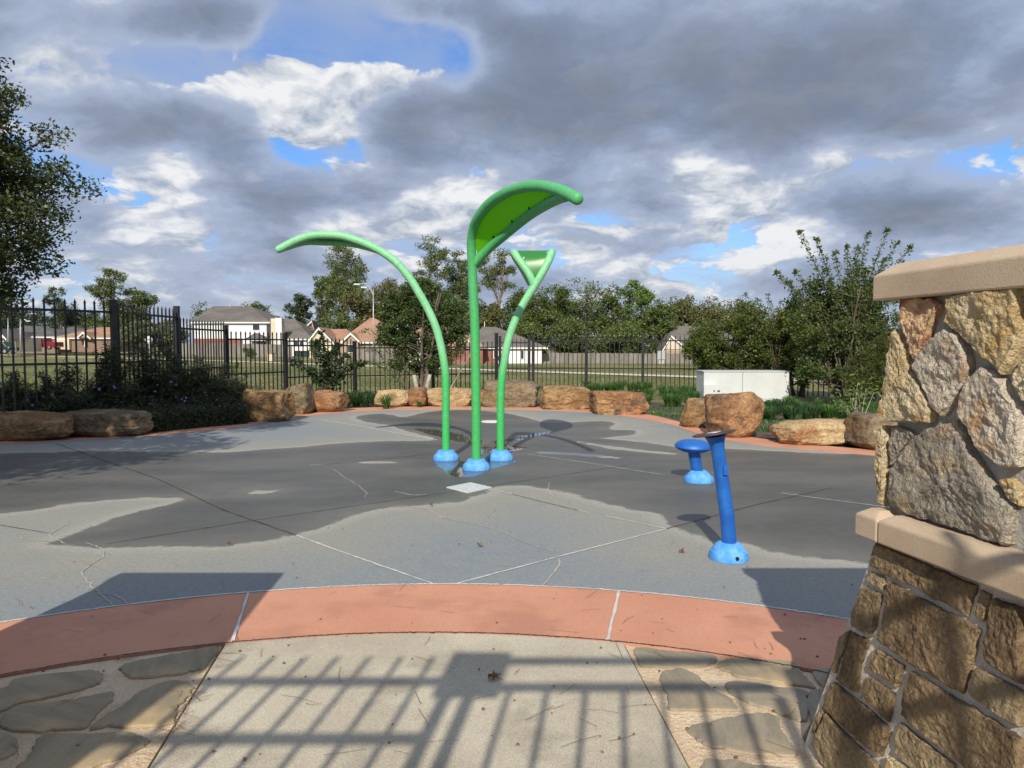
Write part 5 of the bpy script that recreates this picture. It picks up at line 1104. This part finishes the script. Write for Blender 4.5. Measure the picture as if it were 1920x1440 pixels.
# ------------------------------------------------------------------ white cabinet
D = 18.6; a, b_ = P(1320, 697, D), P(1475, 753, D); rt = root('utility_cabinet', 'long white metal cabinet in front of the hedge', 'cabinet', (a[0], D, 0))
xm = P(1393, 697, D)[0]
o = MB().box(a[0], xm - .004, D, D + .75, .02, a[2]).build('cabinet_panel', M['white_metal'], rt); bevel(o, .008)
o = MB().box(xm + .004, P(1480, 697, D)[0], D, D + .75, .02, a[2]).build('cabinet_panel', M['white_metal'], rt); bevel(o, .008)
MB().box(a[0] - .02, P(1480, 697, D)[0] + .02, D - .02, D + .77, a[2], a[2] + .02).build('lid', M['white_metal'], rt)
c_, d2 = P(1320, 722, D - .14), P(1345, 743, D - .14); bo_ = MB().box(c_[0], d2[0], D - .14, D - .002, d2[2], c_[2]).build('meter_box', M['white_metal'], rt)
MB().box(d2[0] - .1, d2[0] - .07, D - .155, D - .14, (c_[2] + d2[2]) / 2 - .02, (c_[2] + d2[2]) / 2 + .01).build('lock', M['hole'], bo_)
MB().box(c_[0] + .05, c_[0] + .22, D - .146, D - .14, d2[2] + .03, d2[2] + .05).build('maker_plate', M['hole'], bo_)
MB().box(d2[0] + .03, d2[0] + .10, D - .04, D - .002, d2[2] + .13, d2[2] + .145).build('latch', M['hole'], rt)

# ------------------------------------------------------------------ background trees
BG = [(640, 460, 112, 112, 600, 'pine', 'tall full pine standing left of the light pole', {'nl': 12000, 'ncl': 150}), (603, 520, 116, 70, 615, 'pine', 'lower pine at the left foot of the tall full pine', {}),
      (562, 552, 112, 58, 612, 'pine', 'small dark pine between the two-storey house and the tall pine', {'mat': 'leaf_pine_dark'}), (808, 448, 112, 100, 590, 'pine', 'tall pine over the bushy tree, left one of the pair', {'nl': 9000, 'ncl': 110}),
      (866, 474, 116, 100, 600, 'pine', 'tall pine over the bushy tree, right one of the pair', {'nl': 9000, 'ncl': 110}), (934, 456, 108, 92, 560, 'pine', 'thin sparse pine with a long bare trunk just right of the tallest green flower', {'nl': 4200, 'ncl': 46}),
      (205, 505, 118, 82, 578, 'pine', 'flat-topped pine above the orange-roofed house', {}), (108, 541, 126, 58, 600, 'pine', 'thin pine above the dark grey roofs', {'nl': 3500, 'ncl': 50, 'mat': 'leaf_pine_dark'}),
      (250, 540, 120, 66, 620, 'oak', 'round tree leaning against the flat-topped pine', {}), (385, 562, 125, 56, 620, 'oak', 'dark tree top at the left end of the two-storey roof', {'nl': 2500}), (480, 562, 128, 50, 620, 'oak', 'dark tree top above the right end of the two-storey roof', {'nl': 2500}),
      (722, 514, 110, 92, 640, 'oak', 'brownish green tree right behind the light pole', {'mat': 'leaf_olive'}), (672, 540, 106, 100, 640, 'oak', 'olive tree under the tall full pine', {'mat': 'leaf_olive', 'surf': .3}), (625, 585, 104, 90, 650, 'oak', 'low dark tree behind the cream gable', {'nl': 3000}),
      (770, 530, 112, 90, 640, 'oak', 'mid green tree between the light pole and the tall pines', {}), (840, 545, 108, 120, 650, 'oak', 'broad green tree behind the left green flower pole', {}), (905, 560, 106, 80, 650, 'oak', 'dark tree behind the middle green flower pole', {'mat': 'leaf_olive'}),
      (985, 540, 110, 110, 665, 'oak', 'dark tree behind the grey-roofed house', {}), (1040, 528, 112, 110, 668, 'oak', 'dark green tree right of the V-shaped flower head', {}), (1097, 508, 114, 104, 665, 'oak', 'grey-green thin tree, highest in the row over the plank fence', {'mat': 'leaf_grey', 'nl': 4000}),
      (1150, 532, 110, 96, 672, 'oak', 'mid green tree left of the bright green one', {}), (1203, 520, 112, 84, 660, 'oak', 'bright yellow-green tree over the plank fence', {'mat': 'leaf_light'}), (1235, 560, 105, 70, 670, 'oak', 'low tree in front of the bright green one', {}), (1072, 590, 102, 100, 676, 'oak', 'low bushy tree over the plank fence under the grey-green tree', {}), (1160, 600, 101, 110, 676, 'oak', 'low spreading tree over the plank fence', {}),
      (950, 560, 126, 120, 660, 'oak', 'tree behind the thin bare-trunked pine', {'nl': 5000}), (1065, 552, 126, 120, 660, 'oak', 'tree in the back row between the dark and the grey-green trees', {'nl': 5000}), (1135, 556, 127, 120, 660, 'oak', 'tree in the back row right of the grey-green tree', {'nl': 5000}), (1185, 560, 128, 120, 664, 'oak', 'tree in the back row behind the bright green one', {'nl': 5000, 'mat': 'leaf_olive'}), (1330, 565, 127, 110, 664, 'oak', 'tree in the back row behind the cream gabled house roof', {'nl': 5000}),
      (1000, 600, 103, 80, 668, 'oak', 'low tree between the grey roof and the plank fence', {}),
      (1288, 551, 118, 104, 650, 'oak', 'rounded tree behind the cream gabled house', {'mat': 'leaf_olive'}), (1370, 560, 116, 110, 660, 'oak', 'rounded tree behind the left end of the hedge', {'mat': 'leaf_olive'}), (1470, 575, 112, 110, 670, 'oak', 'tree far behind the tall sprigs of the hedge', {}), (1600, 585, 112, 140, 670, 'oak', 'tree far behind the hedge beside the pillar', {}),
      (-20, 560, 130, 120, 640, 'oak', 'dark tree behind the roofs at the left edge', {'mat': 'leaf_pine_dark'}), (50, 572, 132, 100, 640, 'oak', 'dark tree behind the first grey roof', {'mat': 'leaf_pine_dark'}), (140, 572, 132, 100, 640, 'oak', 'dark tree behind the second grey roof', {'mat': 'leaf_pine_dark'}), (190, 585, 130, 90, 640, 'oak', 'dark tree directly behind the orange roof', {}),
      (262, 600, 105, 80, 665, 'oak', 'grey-green thicket tree behind the left fence corner', {'mat': 'leaf_grey'}), (312, 598, 108, 80, 668, 'oak', 'thicket tree left of the two-storey house', {'mat': 'leaf_grey'}), (590, 632, 60, 24, 684, 'oak', 'small round shrub by the bins', {'nl': 1200, 'ls': .14}), (470, 650, 66, 24, 682, 'oak', 'small dark shrub before the plank fence', {'nl': 1000, 'ls': .16})]
for i, (px, t, D, wp, bot, kd, lb, kw) in enumerate(BG): tpx(px, t, D, wp, bot, kd, lb, 100 + i, **dict(kw))

# big oak at left and the shading tree outside the frame
tree('oak_tree', 'big dark oak filling the upper left of the picture', 'oak tree', (-13.4, 14.6, 0), 8.2, .26,
     [(0, 0, 4.6, 3.4, 3.0, 2.2), (1.9, -.2, 6.3, 1.9, 1.9, 1.1), (2.3, 0, 5.5, 1.9, 1.5, .8), (2.7, 0, 4.8, 1.9, 1.6, .8), (2.2, 0, 4.1, 1.7, 1.5, .8), (2.6, 0, 3.6, 1.5, 1.5, .7), (2.2, .2, 2.5, 1.3, 1.3, .5), (.8, 0, 7.6, 1.7, 1.6, .8), (1.6, 0, 7.7, .9, .9, .4), (1.0, 0, 2.8, 2.2, 2, .9)], 400, .46, 90000, .095, 'leaf_oak', seed=5, flat=.55, limbs=90, surf=.3)
tree('oak_tree', 'oak outside the picture on the left that shades the bushes', 'oak tree', (-8.2, 4.4, 0), 8.5, .25, [(0, 0, 5.6, 3.0, 3.0, 2.2), (1.0, .6, 4.0, 2.0, 2.0, 1.6), (-1, 1, 6.4, 2.6, 2.4, 1.6)], 170, .58, 24000, .17, 'leaf_oak', seed=6, flat=.6, limbs=40, surf=.3)

# ------------------------------------------------------------------ near shrubs
def stemmed(name, label, cat, base, stems, mat, lsize, seed, bark='bark', asp=.42, lps=60, spread=.12, group=None, r=.012):
    """shrub made of arching stems with leaves set along them; stems: list of (dx,dy,h,bend)"""
    rs = np.random.default_rng(seed); base = np.asarray(base, float); rt = root(name, label, cat, tuple(base), group); m_ = MB(); C = []; Dr = []
    for (dx, dy, h, bd) in stems:
        s0 = base + np.array((rs.normal(0, .05), rs.normal(0, .05), 0)); e = s0 + np.array((dx, dy, h)); mid = s0 + np.array((dx * .35, dy * .35, h * .6)); e2 = e + np.array((dx, dy, 0)) * bd
        p = resample(smooth_poly([s0, mid, e, e2 + (0, 0, -abs(bd) * h * .08 + .02)], sub=5), 16); m_.tube(p, np.linspace(r, r * .2, 16), 5, cap=False)
        t = rs.uniform(.25, 1, lps) ** .8 * 15; i = np.clip(t.astype(int), 0, 14); q_ = p[i] + (p[i + 1] - p[i]) * (t - i)[:, None]; C.append(q_ + rs.normal(0, spread, q_.shape) * (1.15 - t / 15)[:, None]); d = rs.normal(size=(lps, 3)); d[:, 2] = np.abs(d[:, 2]) * .5; Dr.append(d)
    m_.build('stems', M[bark], rt, smooth=True); C = np.concatenate(C); crown_obj('foliage', C, lsize, M[mat], rt, rs, asp, .2); return rt
def stset(n, sp, h0, h1, seed, bend=.3):
    r_ = random.Random(seed); out = []
    for _ in range(n): a = r_.uniform(0, 6.28); q_ = r_.uniform(.1, 1); out.append((math.cos(a) * sp * q_, math.sin(a) * sp * q_ * .7, r_.uniform(h0, h1) * (1.1 - q_ * .35), r_.uniform(-.1, bend)))
    return out
# crape myrtle in the middle
g = P(785, 737, 20.6); rt = tree('crape_myrtle', 'dense multi-stemmed small tree behind the left green flower pole', 'small tree', (g[0], 20.6, 0), 3.5, .06,
     [(0, 0, 2.35, 1.0, .8, .9), (.35, 0, 2.6, .8, .6, .8), (-.45, 0, 2.1, .7, .6, .6), (.1, 0, 3.0, .5, .5, .45), (.7, 0, 1.7, .7, .5, .7), (-.85, -.1, 1.75, .35, .4, .3), (.3, 0, 1.2, .9, .5, .6), (-.3, 0, 1.3, .7, .5, .6), (-.6, 0, 2.6, .5, .5, .5), (.85, 0, 2.2, .5, .5, .6)], 240, .17, 40000, .075, 'leaf_myrtle', 'bark', 31, flat=.9, stems=5, limbs=90, surf=.25)
C = []; 
stemmed('shrub', 'twiggy shrub whose shoots reach left of the multi-stemmed tree', 'shrub', (g[0] - .25, 20.3, 0), [(-.7, 0, 2.0, .2), (-1.0, -.1, 1.9, .3), (-.85, 0, 1.35, .3), (-.3, 0, 2.4, .1), (-1.0, .1, 1.0, .3)], 'leaf_myrtle', .075, 32, lps=190, spread=.13, r=.016)
for k, (px, tx, ty, lb) in enumerate([(782, 776, 697, 'left one of the pale cut trunks'), (800, 806, 696, 'right one of the pale cut trunks')]):
    a, t = P(px, 745, 20.0), P(tx, ty + 6, 20.0); a[2] = 0; o = MB().tube([a, (a + t) / 2 + (.03 * (1 - 2 * k), 0, 0), t], (.075, .065, .055), 10).build('cut_trunk', M['pale_bark'], loc=tuple(a), smooth=True)
    tag(o, lb + ' at the foot of the multi-stemmed tree', 'stump')
a = P(848, 722, 20.4); rt = root('bare_branch', 'pale leafless branch leaning right of the left green flower pole', 'branch', tuple(a)); m_ = MB(); e_ = P(885, 660, 20.6); rs_ = random.Random(4)
m_.tube(smooth_poly([P(838, 738, 20.3), a, P(866, 692, 20.5), e_], sub=4), np.linspace(.022, .006, 13), 6)
for k in range(16): t = rs_.uniform(.25, .95); q_ = a + (e_ - a) * t; m_.tube([q_, q_ + np.array((rs_.uniform(-.35, .35), rs_.uniform(-.1, .1), rs_.uniform(.1, .5)))], (.007, .002), 4)
m_.build('twigs', M['pale_bark'], rt)
# young tree with dark leaves
g = P(613, 738, 18.6); stemmed('young_tree', 'young dark-leaved tree in front of the fence, behind the orange boulder', 'small tree', (g[0], 18.6, 0), [(-.15, 0, 1.85, .05), (.25, 0, 1.5, .4), (-.75, 0, 1.05, .3), (.7, 0, 1.0, .4), (.1, 0, 1.3, 0), (-.35, 0, .8, .3), (.3, 0, .7, .4), (.45, .1, 1.2, .3), (-.2, 0, 1.55, .1)], 'leaf_dark', .105, 33, lps=190, spread=.13, asp=.6, r=.02)
# purple flowered bushes at left
fl_src = None
def flowers(rt, n, rs, box):
    global fl_src
    for _ in range(n):
        p = np.array([rs.uniform(a, b_) for a, b_ in box])
        if fl_src is None:
            V = [(0, 0, 0)]; Fc = []
            for k in range(5):
                a = k * 2 * math.pi / 5; V += [(.015 * math.cos(a - .5), -.004, .015 * math.sin(a - .5)), (.024 * math.cos(a), -.010, .024 * math.sin(a)), (.015 * math.cos(a + .5), -.004, .015 * math.sin(a + .5))]; Fc.append((0, 1 + 3 * k, 2 + 3 * k, 3 + 3 * k))
            V.append((0, .03, -.01)); o = mk('flower', V, Fc + [(0, 1, 16), (0, 7, 16)], M['petal'], None, loc=(0, 0, 0)); fl_src = o.data; bpy.data.objects.remove(o)
        o = bpy.data.objects.new('flower', fl_src); COL.objects.link(o); o.parent = rt; o.location = Vector(p) - Vector(rt.location); o.rotation_euler = (rs.uniform(-.6, .6), 0, rs.uniform(-.7, .7)); o.scale = (rs.uniform(.75, 1.2),) * 3
RU = [(20, 700, 11.95, 1.15, 'at the left edge behind the long boulder'), (115, 690, 12.15, 1.3, 'behind the low rounded boulder'), (205, 680, 12.5, 1.7, 'in front of the thick fence corner post'), (280, 690, 13.1, 1.85, 'with the tallest shoots, left of the second fence post'), (335, 690, 13.5, 1.6, 'in front of the second fence post'), (385, 690, 14.0, 1.35, 'with many purple flowers near the big brown boulder'), (432, 705, 14.5, 1.2, 'overhanging the big brown boulder')]
for k, (px, t, D, hh, lb) in enumerate(RU):
    hh *= .92
    x = P(px, 700, D)[0]; rs = np.random.default_rng(60 + k)
    rt = stemmed('flowering_bush', 'dark bushy purple-flowered plant ' + lb, 'bush', (x, D, 0), stset(16, .55, hh * .75, hh, 70 + k, .15) + stset(46, .75, hh * .35, hh * .68, 170 + k, .3), 'leaf_ruellia', .085, 80 + k, lps=190, spread=.10, asp=.17, group='purple-flowered bushes along the left fence', r=.007)
    flowers(rt, 13 if k > 3 else 6, rs, ((x - .6, x + .6), (D - .8, D - .45), (.15, hh * .6)))
rs = np.random.default_rng(91); n = 60000; px = rs.uniform(-60, 462, n); u = rs.uniform(0, 1, n) ** 1.2
D0 = 11.75 + np.clip((px - 240) / 215, 0, 1) * 1.75; D = D0 + u * 1.3; C = np.c_[(px - 960) / F * D, D, rs.uniform(0, 1, n) ** 1.4 * (.35 + .45 * u)]
o = crown_obj('ground_cover', C, .075, M['leaf_ruellia'], None, rs, .2); tag(o, kind='stuff')

# hedge at right: big shrubs
HG = [(1345, 585, 22.2, 110, 750, 'rounded hedge shrub whose left side hides the fence end', 'leaf_hedge'), (1425, 562, 21.8, 120, 750, 'hedge shrub behind the left half of the white cabinet', 'leaf_hedge'), (1500, 560, 21.2, 120, 750, 'hedge shrub behind the right end of the white cabinet', 'leaf_hedge'),
      (1580, 528, 20.0, 120, 735, 'dark hedge shrub under the tall sprigs', 'leaf_dark'), (1665, 565, 18.8, 130, 760, 'hedge shrub next to the stone pillar cap', 'leaf_hedge'), (1750, 570, 18.0, 130, 760, 'hedge shrub hidden behind the stone pillar', 'leaf_hedge')]
for k, (px, t, D, wp, bot, lb, mt) in enumerate(HG):
    tp = P(px, t, D); h = tp[2]; rw = wp / F * D / 2; rs = np.random.default_rng(200 + k)
    cr = [(0, 0, h * .5, rw, .9, h * .42)] + [(rs.uniform(-.6, .6) * rw, rs.uniform(-.5, .2), h * rs.uniform(.25, .85), rw * .55, .6, h * .2) for _ in range(6)]
    tree('hedge_shrub', lb, 'shrub', (tp[0], D, 0), h, .05, cr, 130, .22, 19000, .078, mt, seed=210 + k, flat=.9, group='shrubs of the hedge on the right', stems=4, limbs=60, surf=.35)
    # loose shoots at the top
stemmed('shrub', 'thin upright shoots rising from the hedge over the white cabinet', 'shrub', (*P(1455, 700, 21)[:2], .8), [(-.75, 0, 1.85, .0), (-.3, 0, 2.2, .0), (.1, 0, 2.0, .1), (.4, 0, 1.75, .1), (-1.1, 0, 1.6, .1), (-.9, 0, 2.2, .0)], 'leaf_hedge', .08, 230, lps=130, spread=.09)
D = 17.5; g = P(1590, 740, D); tops = [(1450, 505), (1505, 425), (1530, 440), (1555, 470), (1580, 455), (1600, 460), (1630, 430), (1655, 425), (1680, 445), (1712, 455), (1480, 520), (1560, 520), (1610, 500), (1650, 480), (1540, 500), (1700, 500), (1620, 540), (1580, 545), (1500, 500), (1640, 520)]
st2 = []
for (px, t) in tops: q_ = P(px, t, D); st2.append((q_[0] - g[0], random.uniform(-.3, .3), q_[2] - .1, random.uniform(-.05, .06)))
stemmed('tall_shrub', 'tallest shrub with open upright leafy sprigs against the sky', 'shrub', (g[0], D, 0), st2, 'leaf_sprig', .085, 240, lps=340, spread=.12, asp=.45, r=.020)
tree('tall_shrub', 'leafy shrub filling in under the tallest upright sprigs', 'shrub', (g[0] - .1, D + .2, 0), 3.4, .05, [(0, 0, 2.1, 1.25, .7, .9), (-.7, 0, 2.35, .7, .5, .6), (.7, 0, 2.6, .7, .5, .7), (0, 0, 2.9, .8, .5, .5), (-.2, 0, 1.2, 1.1, .6, .6)], 130, .20, 17000, .075, 'leaf_sprig', seed=243, flat=.9, stems=4, limbs=60, surf=.3)
rs = np.random.default_rng(241)
# juniper-like yellowish bush
g = P(1645, 745, 16.5); tree('juniper_bush', 'feathery yellow-green bush left of the stone pillar', 'bush', (g[0], 16.5, 0), 1.75, .04, [(0, 0, .95, .75, .6, .65), (-.35, -.2, .8, .55, .4, .35), (.2, 0, 1.4, .45, .4, .35)], 120, .15, 15000, .06, 'leaf_juniper', seed=242, flat=.6, stems=3, limbs=40, asp=.25)
g = gp(1625, 838); rt = root('bare_shrub', 'small nearly leafless shrub with pale stems rising between the low boulders', 'shrub', (g[0], g[1] + .3, 0)); m_ = MB(); rs_ = random.Random(8)
bpt = np.array((g[0], g[1] + .3, 0)); C = []
for k in range(9):
    e_ = bpt + np.array((rs_.uniform(-.35, .35), rs_.uniform(-.15, .15), rs_.uniform(.55, 1.0))); mid = (bpt + e_) / 2 + np.array((rs_.uniform(-.08, .08), 0, .05)); m_.tube(smooth_poly([bpt, mid, e_], sub=4), np.linspace(.012, .003, 9), 5)
    for _ in range(30): C.append(e_ + np.array((rs_.gauss(0, .09), rs_.gauss(0, .09), rs_.gauss(0, .07))))
m_.build('stems', M['pale_bark'], rt, smooth=True); crown_obj('foliage', np.array(C), .07, M['leaf_light'], rt, np.random.default_rng(9), .35)

# grass clumps
def clump_mesh(seed, n=130, h=.34, sp=.2, mat='blade'):
    rs = np.random.default_rng(seed); V = []; Fc = []; a = rs.uniform(0, 6.28, n); r0 = rs.uniform(0, .07, n); L = rs.uniform(.6, 1.15, n) * h; out = rs.uniform(.3, 1.2, n) * sp
    for i in range(n):
        d = np.array((math.cos(a[i]), math.sin(a[i]), 0)); s = np.array((-d[1], d[0], 0)) * .006; b_ = d * r0[i]
        p1 = b_ + d * out[i] * .35 + (0, 0, L[i] * .7); p2 = b_ + d * out[i] * .85 + (0, 0, L[i] * .95); p3 = b_ + d * out[i] * 1.35 + (0, 0, L[i] * .72); k = len(V)
        V += [b_ - s, b_ + s, p1 + s, p1 - s, p2 + s * .8, p2 - s * .8, p3]; Fc += [(k, k + 1, k + 2, k + 3), (k + 3, k + 2, k + 4, k + 5), (k + 5, k + 4, k + 6)]
    o = mk('grass_clump', V, Fc, M[mat], None, loc=(0, 0, 0), attr={'rnd': ('FACE', np.repeat(rs.uniform(0, 1, n), 3))}); me = o.data; bpy.data.objects.remove(o); return me
cm = [clump_mesh(s, mat=m_) for s, m_ in ((1, 'blade'), (2, 'blade'), (3, 'blade_dark'), (4, 'blade_dark'))]
CL = []
for px, py, k, sc__ in [(650, 764, 2, 1.0), (668, 762, 3, 1.1), (686, 763, 2, 1.0), (660, 758, 3, 1.1), (680, 757, 2, 1.1), (700, 758, 3, 1), (724, 767, 0, 1.05), (786, 764, 1, .5)]: CL.append((px, py, k, sc__, 'left'))
r_ = random.Random(3)
for _ in range(46):
    px = r_.uniform(1095, 1325); py = r_.uniform(738, 764) if px > 1215 else r_.uniform(730, 736); CL.append((px, py, r_.choice((0, 1)), r_.uniform(.7, 1.0), 'mid'))
for _ in range(46): px = r_.uniform(1435, 1640); CL.append((px, r_.uniform(762, 792), r_.choice((1, 2, 3)), r_.uniform(.65, .95), 'right'))
glab = {'left': ('dark strappy grass clump between the orange and the pale boulders', 'grass clumps between the left boulders'), 'mid': ('bright strappy grass clump between the fence and the gap in the boulders', 'grass clumps right of the back row of boulders'), 'right': ('strappy grass clump between the white cabinet and the low ochre boulder', 'grass clumps below the hedge')}
for px, py, k, s, gk in CL:
    g = gp(px, py); o = bpy.data.objects.new('grass_clump', cm[k]); COL.objects.link(o); o.location = (g[0], g[1], 0); o.rotation_euler = (0, 0, r_.uniform(0, 6.28)); o.scale = (s, s, s * .9)
    if (px, py) == (724, 767): tag(o, 'bright tuft of grass in front of the pale cream boulder', 'grass clump')
    elif (px, py) == (786, 764): tag(o, 'tiny tuft at the foot of the small red-stained boulder', 'grass clump')
    else:
        lb = glab[gk][0]
        if gk == 'mid': lb = ('bright strappy grass clump right behind the squared brown block with pits' if px < 1215 and py < 737 else 'bright strappy grass clump at the fence foot left of the white cabinet' if py < 748 else 'strappy grass clump in the front row before the gap between the boulders' if px < 1262 else 'strappy grass clump in the front row next to the small mottled boulder')
        if gk == 'right': lb = ('strappy grass clump between the largest boulder and the white cabinet corner' if px < 1500 else 'strappy grass clump behind the left end of the low ochre boulder' if px < 1560 else 'strappy grass clump under the hedge by the pale bare shrub')
        tag(o, lb, 'grass clump', glab[gk][1] + ('' if gk == 'left' else ', ' + lb.split('clump ')[1]))

# short grass: field beyond the fence and patches in the bed
def grass(name, C, h, mat, seed):
    rs = np.random.default_rng(seed); n = len(C); a = rs.uniform(0, 6.28, n); L = h * rs.uniform(.5, 1.3, n); wv = .22 * h
    d = np.c_[np.cos(a), np.sin(a), np.zeros(n)]; s = np.c_[-d[:, 1], d[:, 0], d[:, 2]] * wv
    tip_ = C + d * (L * .4)[:, None] + np.c_[np.zeros(n), np.zeros(n), L]; V = np.stack([C - s, C + s, tip_], 1).reshape(-1, 3)
    tag(mk(name, V, np.arange(3 * n).reshape(n, 3), M[mat], attr={'rnd': ('FACE', rs.uniform(0, 1, n))}), kind='stuff')
rs = np.random.default_rng(300); n = 90000; D = 18 + 45 * rs.uniform(0, 1, n) ** 1.3; x = rs.uniform(-.80, .62, n) * D
keep = ~((np.abs(x + D - 42.6) < 1.35)) & ((D > 24.5) | (x < -7.4 - 0 * D)); C = np.c_[x, D, gz(x, D)][keep]; grass('field_grass', C, .06, 'grass_blade', 301)
n = 16000; u = rs.uniform(0, 1, (n, 2)); px = 1215 + u[:, 0] * 300; py = 762 + u[:, 1] * 50
pts_ = np.array([gp(a, b_) for a, b_ in zip(px, py)]); k_ = np.array([mn.noise(Vector((p[0] * 1.3, p[1] * 1.3, 3))) > -.1 for p in pts_]); pts_ = pts_[k_]
k_ = ~inpoly(pts_[:, :2], np.concatenate([FO, near_out[::-1]])); pts_ = pts_[k_]; pts_[:, 2] = -.01; grass('bed_grass', pts_, .05, 'blade', 302)

# ------------------------------------------------------------------ litter
rs = np.random.default_rng(400); m_ = MB()
for k in range(150):
    px, py = rs.uniform(0, 1640), 880 + 540 * rs.uniform(0, 1) ** 1.1
    if rs.uniform() < .25: t = rs.uniform(0, 1); px, py = 435 - 150 * t, 1208 + 230 * t
    g = gp(px + rs.normal(0, 4), py); a = rs.uniform(0, math.pi); L = rs.uniform(.03, .09); z = .012 + .002; d = np.array((math.cos(a), math.sin(a), 0)) * L; s = np.array((-d[1], d[0], 0)) / L * .0012
    bnd = np.array((-d[1], d[0], 0)) * rs.uniform(-.15, .15); c = g + (0, 0, z)
    m_.add([c - d - s, c - d + s, c + bnd + s, c + d + s, c + d - s, c + bnd - s], [(0, 1, 2, 5), (5, 2, 3, 4)])
tag(m_.build('pine_needles', M['needle']), kind='stuff')
m_ = MB()
for k in range(160):
    px, py = rs.uniform(0, 1640), 850 + 580 * rs.uniform(0, 1); g = gp(px, py); r = rs.uniform(.003, .008); m_.lathe([(r, 0), (r * .7, r * .6)], g + (0, 0, .01), 5)
for k in range(60):
    px, py = rs.normal(940, 22), rs.normal(839, 2.2); g = gp(px, py); r = rs.uniform(.008, .03); a = rs.uniform(0, 3.1); d = np.array((math.cos(a), math.sin(a), 0)) * r * 2.2; s = np.array((-d[1], d[0], 0)) * .3; m_.add([g - d, g + s + (0, 0, .012), g + d + (0, 0, .005), g - s + (0, 0, .012)], [(0, 1, 2, 3)])
tag(m_.build('leaf_litter', M['dead_leaf']), kind='stuff')
def dead_leaf(px, py, r, label, seed):
    g = gp(px, py); r_ = random.Random(seed); n = 12; V = [(g[0], g[1], .022)]
    for k in range(n): a = k * 2 * math.pi / n; q_ = r * (1 if k % 2 else .8) * r_.uniform(.8, 1.2); V.append((g[0] + q_ * math.cos(a), g[1] + q_ * math.sin(a), .012 + r_.uniform(0, .03)))
    m_ = MB(); m_.add(V, [(0, 1 + k, 1 + (k + 1) % n) for k in range(n)]); m_.tube([(g[0], g[1], .02), (g[0] + r * 1.6, g[1] - r * .6, .014)], (.0025, .0015), 5)
    tag(m_.build('dead_leaf', M['dead_leaf'], loc=(g[0], g[1], 0)), label, 'leaf')
dead_leaf(925, 1276, .026, 'curled brown leaf on the concrete walk', 1); dead_leaf(899, 1026, .022, 'brown leaf on the dry part of the pad', 2); dead_leaf(430, 1024, .017, 'small tan leaf on the pad left of the long seam', 3)
dead_leaf(808, 950, .018, 'small leaf on the wet part of the pad beside the long seam', 4); dead_leaf(1278, 1038, .02, 'brown leaf with a stalk left of the curved blue post', 5)
